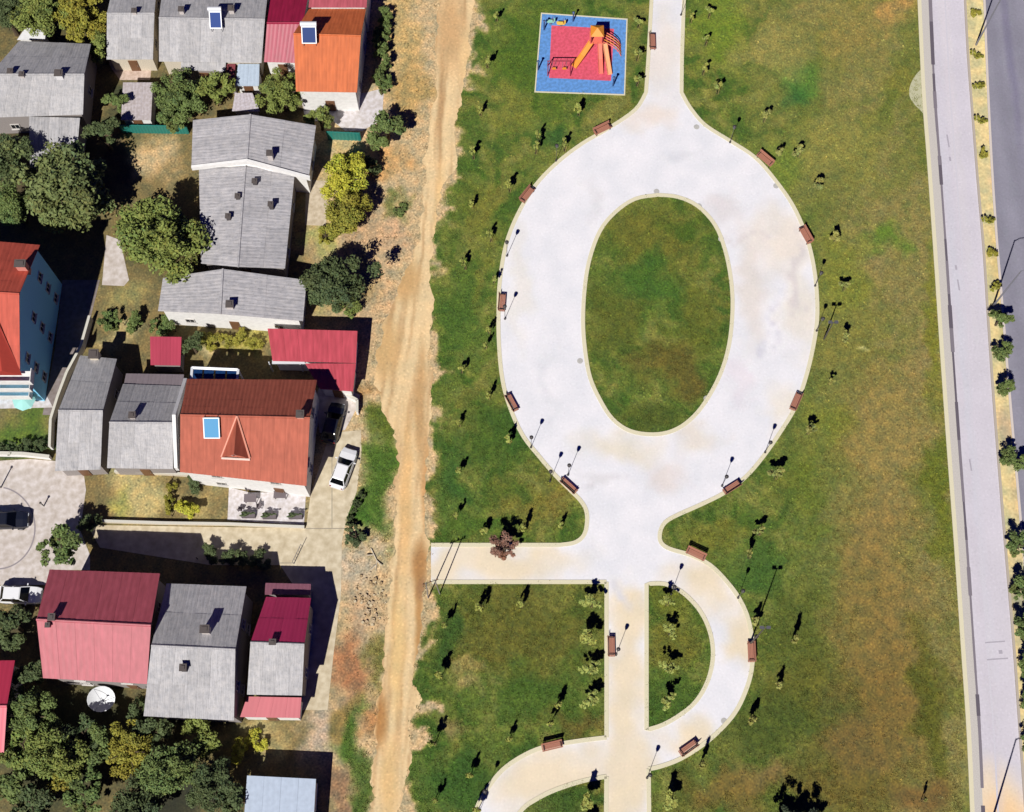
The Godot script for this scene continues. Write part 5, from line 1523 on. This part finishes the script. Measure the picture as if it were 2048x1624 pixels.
	# spring riders and mat bench
	for q in [[1101, 48, "mint green spring rider on the blue border", A(150, 214, 196)], [1122, 52, "yellow spring rider beside the mint green one", A(236, 206, 90)]]:
		var p := P(q[0], q[1])
		var r := thing("spring_rider", q[2], "spring rider", Vector3(p.x, 0.03, p.z))
		st = begin()
		var sp := []
		var rr := []
		for n in 24:
			sp.append(Vector3(cos(n * 0.9) * 0.12, n * 0.018, sin(n * 0.9) * 0.12))
			rr.append(0.025)
		tube(st, sp, rr, 4)
		put("spring", done(st), mats["galvanised"], r)
		st = begin()
		hexa(st, [Vector3(-0.4, 0.42, -0.14), Vector3(0.4, 0.42, -0.14), Vector3(0.4, 0.42, 0.14), Vector3(-0.4, 0.42, 0.14), Vector3(-0.5, 0.7, -0.12), Vector3(0.32, 0.62, -0.12), Vector3(0.32, 0.62, 0.12), Vector3(-0.5, 0.7, 0.12)])
		bx(st, Vector3(0.4, 0.75, 0), Vector3(0.16, 0.4, 0.2))
		put("body", done(st), mat("rider_%d" % int(q[0]), q[3], 0.45), r)
		put("handle", box_mesh(Vector3(0.05, 0.05, 0.5)), dark, r, Vector3(0.22, 0.86, 0))
	var n0 := 0
	for q in [[1088, 60, "thin post at the northwest corner of the playground mat"], [1146, 43, "thin post on the north side of the playground mat"], [1076, 140, "thin post on the west side of the playground mat"], [1226, 172, "thin post on the southeast corner of the playground mat"]]:
		var p := P(q[0], q[1])
		var r := thing("fence_post", q[2], "post", Vector3(p.x, 0.03, p.z))
		st = begin()
		tube(st, [Vector3(0, -0.05, 0), Vector3(0, 1.7, 0)], [0.08, 0.08], 8)
		lathe(st, [Vector2(0.12, 1.64), Vector2(0.16, 1.74), Vector2(0, 1.86)], 8)
		put("shaft", done(st), mat("navy_paint", A(60, 84, 130), 0.5), r)
		n0 += 1

# ---------------------------------------------------------------- cars
func car(label: String, px: float, py: float, turn: float, paint: Material) -> void:
	# nose towards -z
	var p := P(px, py, 0.0)
	var o := thing("parked_car", label, "car", Vector3(p.x, 0.0, p.z), turn)
	var glass := mat("car_glass", Color(0.03, 0.04, 0.05), 0.08)
	var black := mat("tyre", Color(0.05, 0.05, 0.05), 0.9)
	# body: cross-sections along the length [z, half width, sill, shoulder]
	var sec := [[-2.1, 0.55, 0.38, 0.62], [-2.02, 0.74, 0.28, 0.74], [-1.6, 0.84, 0.24, 0.86], [-0.8, 0.87, 0.24, 0.94], [0.6, 0.87, 0.24, 0.96], [1.6, 0.86, 0.26, 0.97], [2.0, 0.78, 0.3, 0.9], [2.08, 0.6, 0.4, 0.72]]
	var st := begin()
	var rings := []
	for s in sec:
		rings.append([Vector3(-s[1] * 0.9, s[2], s[0]), Vector3(-s[1], lerpf(s[2], s[3], 0.5), s[0]), Vector3(-s[1] * 0.9, s[3], s[0]), Vector3(0, s[3] + 0.05, s[0]), Vector3(s[1] * 0.9, s[3], s[0]), Vector3(s[1], lerpf(s[2], s[3], 0.5), s[0]), Vector3(s[1] * 0.9, s[2], s[0])])
	for i in rings.size() - 1:
		for k in 7:
			var j := (k + 1) % 7
			quad(st, rings[i][k], rings[i][j], rings[i + 1][j], rings[i + 1][k])
	for e in [0, rings.size() - 1]:
		for k in range(1, 6): tri(st, rings[e][0], rings[e][k], rings[e][k + 1])
	put("body", done(st), paint, o)
	# cabin: base and roof outlines
	var bl := [Vector3(-0.76, 0.97, -0.95), Vector3(0.76, 0.97, -0.95), Vector3(0.76, 0.99, 1.75), Vector3(-0.76, 0.99, 1.75)]
	var rl := [Vector3(-0.6, 1.44, -0.25), Vector3(0.6, 1.44, -0.25), Vector3(0.58, 1.44, 1.35), Vector3(-0.58, 1.44, 1.35)]
	st = begin()
	hexa(st, [rl[0], rl[1], rl[2], rl[3], rl[0] * Vector3(0.93, 1, 1) + Vector3(0, 0.06, 0.1), rl[1] * Vector3(0.93, 1, 1) + Vector3(0, 0.06, 0.1), rl[2] * Vector3(0.93, 1, 1) + Vector3(0, 0.05, -0.1), rl[3] * Vector3(0.93, 1, 1) + Vector3(0, 0.05, -0.1)])
	put("roof", done(st), paint, o)
	for side in [["windscreen", 0, 1], ["side_window", 1, 2], ["rear_window", 2, 3], ["side_window", 3, 0]]:
		st = begin()
		quad(st, bl[side[1]], bl[side[2]], rl[side[2]], rl[side[1]])
		put(side[0], done(st), glass, o)
	st = begin()
	for k in 4: tube(st, [bl[k], rl[k]], [0.05, 0.045], 5)
	for s in [-1, 1]: tube(st, [Vector3(s * 0.77, 0.97, 0.45), Vector3(s * 0.61, 1.44, 0.5)], [0.045, 0.04], 5)
	put("pillar", done(st), paint, o)
	for x in [-0.76, 0.76]:
		for z in [-1.3, 1.28]:
			st = begin()
			tube(st, [Vector3(-0.1, 0, 0), Vector3(0.1, 0, 0)], [0.31, 0.31], 14)
			var w := put("wheel", done(st), black, o, Vector3(x, 0.31, z))
			st = begin()
			tube(st, [Vector3(-0.115, 0, 0), Vector3(0.115, 0, 0)], [0.19, 0.19], 10)
			put("rim", done(st), mats["galvanised"], w)
		put("headlight", box_mesh(Vector3(0.3, 0.12, 0.08)), mat("lamp_glass", A(220, 224, 230), 0.15), o, Vector3(signf(x) * 0.5, 0.66, -2.04))
		put("tail_light", box_mesh(Vector3(0.16, 0.3, 0.06)), mat("tail_red", A(150, 24, 28), 0.3), o, Vector3(signf(x) * 0.58, 0.78, 2.03))
		put("mirror", box_mesh(Vector3(0.2, 0.13, 0.1)), paint, o, Vector3(signf(x) * 0.95, 1.0, -0.75))

func build_cars() -> void:
	var white := mat("white_paint", A(240, 240, 244), 0.25)
	var navy := mat("navy_paint_car", Color(0.06, 0.08, 0.14), 0.2)
	for m in [white, navy]:
		m.clearcoat_enabled = true
		m.clearcoat = 0.6
	car("white hatchback on the cream driveway beside the dormer house", 688, 941, deg_to_rad(-18), white)
	car("dark blue car in the shade east of the dormer house", 668, 850, deg_to_rad(-12), navy)
	car("white hatchback in the shade beside the pink house", 44, 1192, deg_to_rad(-92), white)
	car("dark blue car on the concrete courtyard", 18, 1044, deg_to_rad(-88), navy)

# ---------------------------------------------------------------- grass tufts
func build_tufts() -> void:
	# uneven tufts that break up the lawn and its edges; their colour is the ground's own at that spot
	var st := begin()
	var r := RandomNumberGenerator.new()
	r.seed = 77
	for i in 9:
		var a := r.randf() * TAU
		var b := Vector3(cos(a), 0, sin(a)) * 0.5 * r.randf()
		var s := Vector3(-sin(a), 0, cos(a)) * 0.16
		tri(st, b - s, b + s, b * 1.6 + Vector3(r.randfn() * 0.15, r.randf_range(0.5, 1.0), r.randfn() * 0.15))
	var mm := MultiMesh.new()
	mm.transform_format = MultiMesh.TRANSFORM_3D
	mm.use_colors = true
	mm.mesh = done(st)
	var xs := []
	var cs := []
	var tries := 0
	var size := control_img.get_width()
	while xs.size() < 46000 and tries < 170000:
		tries += 1
		var p := G(r.randf_range(690, 1925), r.randf_range(-20, 1660))
		var bad := false
		for q in path_polys + hard_polys:
			if Geometry2D.is_point_in_polygon(p, q):
				bad = true
				break
		if bad: continue
		var c := control_img.get_pixel(clampi(int((p.x / MAP + 0.5) * size), 0, size - 1), clampi(int((p.y / MAP + 0.5) * size), 0, size - 1)).srgb_to_linear()
		if c.g < c.r * 0.8:
			# scattered weeds on the bare soil
			if r.randf() < 0.86: continue
			c = c.lerp(Color(0.11, 0.10, 0.035), r.randf_range(0.2, 0.9))
		var k := r.randf_range(0.12, 0.34)
		xs.append(Transform3D(Basis(Vector3.UP, r.randf() * TAU).scaled(Vector3(k, k * r.randf_range(0.25, 0.5), k)), Vector3(p.x, 0.0, p.y)))
		var t := r.randf_range(0.8, 1.3) if r.randf() < 0.93 else r.randf_range(1.5, 2.2)
		var y := r.randf_range(0.9, 1.2)
		cs.append(Color(c.r * t * y, c.g * t, c.b * t))
	mm.instance_count = xs.size()
	for i in xs.size():
		mm.set_instance_transform(i, xs[i])
		mm.set_instance_color(i, cs[i])
	var o := MultiMeshInstance3D.new()
	o.multimesh = mm
	o.name = "grass"
	var m := StandardMaterial3D.new()
	m.vertex_color_use_as_albedo = true
	m.roughness = 0.9
	m.cull_mode = BaseMaterial3D.CULL_DISABLED
	o.material_override = m
	add_child(o)
	tag(o, "rough grass tufts growing over the park lawn", "grass")
	o.set_meta("kind", "stuff")

func _ready() -> void:
	rng.seed = 20
	# camera
	cam_pos = Vector3(0, CAM_H, CAM_H * tan(deg_to_rad(TILT)))
	cam_basis = Basis(Vector3.RIGHT, deg_to_rad(TILT - 90.0))
	var cam := Camera3D.new()
	cam.name = "camera"
	cam.position = cam_pos
	cam.basis = cam_basis
	cam.fov = rad_to_deg(2.0 * atan(812.0 / FOCAL))
	cam.near = 0.5
	cam.far = 1500.0
	add_child(cam)
	# sky
	var sky := ProceduralSkyMaterial.new()
	sky.sky_top_color = Color(0.03, 0.15, 0.66)
	sky.sky_horizon_color = Color(0.14, 0.38, 0.92)
	sky.sky_curve = 0.15
	sky.ground_bottom_color = Color(0.10, 0.10, 0.08)
	sky.ground_horizon_color = Color(0.14, 0.38, 0.92)
	sky.sun_angle_max = 6.0
	var env := Environment.new()
	env.background_mode = Environment.BG_SKY
	env.sky = Sky.new()
	env.sky.sky_material = sky
	env.background_energy_multiplier = 0.2
	env.tonemap_mode = Environment.TONE_MAPPER_LINEAR
	env.tonemap_exposure = 1.1
	env.sdfgi_enabled = true
	env.ssao_enabled = true
	env.ssil_enabled = true
	var we := WorldEnvironment.new()
	we.environment = env
	add_child(we)
	# sun
	var el := deg_to_rad(SUN_EL)
	var az := deg_to_rad(SUN_AZ)
	var dir := Vector3(sin(az) * cos(el), -sin(el), -cos(az) * cos(el))
	sun_slant = Vector3(dir.x, 0, dir.z) / sin(el)
	var sun := DirectionalLight3D.new()
	sun.name = "sun"
	sun.light_energy = 1.6
	sun.light_color = Color(1.0, 0.985, 0.955)
	sun.light_angular_distance = 0.5
	sun.shadow_enabled = true
	sun.basis = Basis.looking_at(dir, Vector3.UP)
	add_child(sun)
	# surfaces
	noise_tex("speck", 5, 0.09, 0.86, 1.0)
	noise_tex("stain", 6, 0.03, 0.82, 1.0, 256, Color(1.0, 0.97, 0.92))
	noise_tex("worn", 28, 0.035, 0.8, 1.0, 256, Color(1.0, 0.97, 0.95), 5)
	noise_tex("soft", 8, 0.02, 0.92, 1.0)
	roof_tex("streak", 9, false)
	roof_tex("streak_across", 19, true)
	build_ground()
	build_paths()
	build_roads()
	build_yards()
	print("setting")
	build_houses()
	print("houses")
	build_trees()
	build_saplings()
	print("plants")
	build_furniture()
	build_playground()
	build_cars()
	build_tufts()
	print("done")
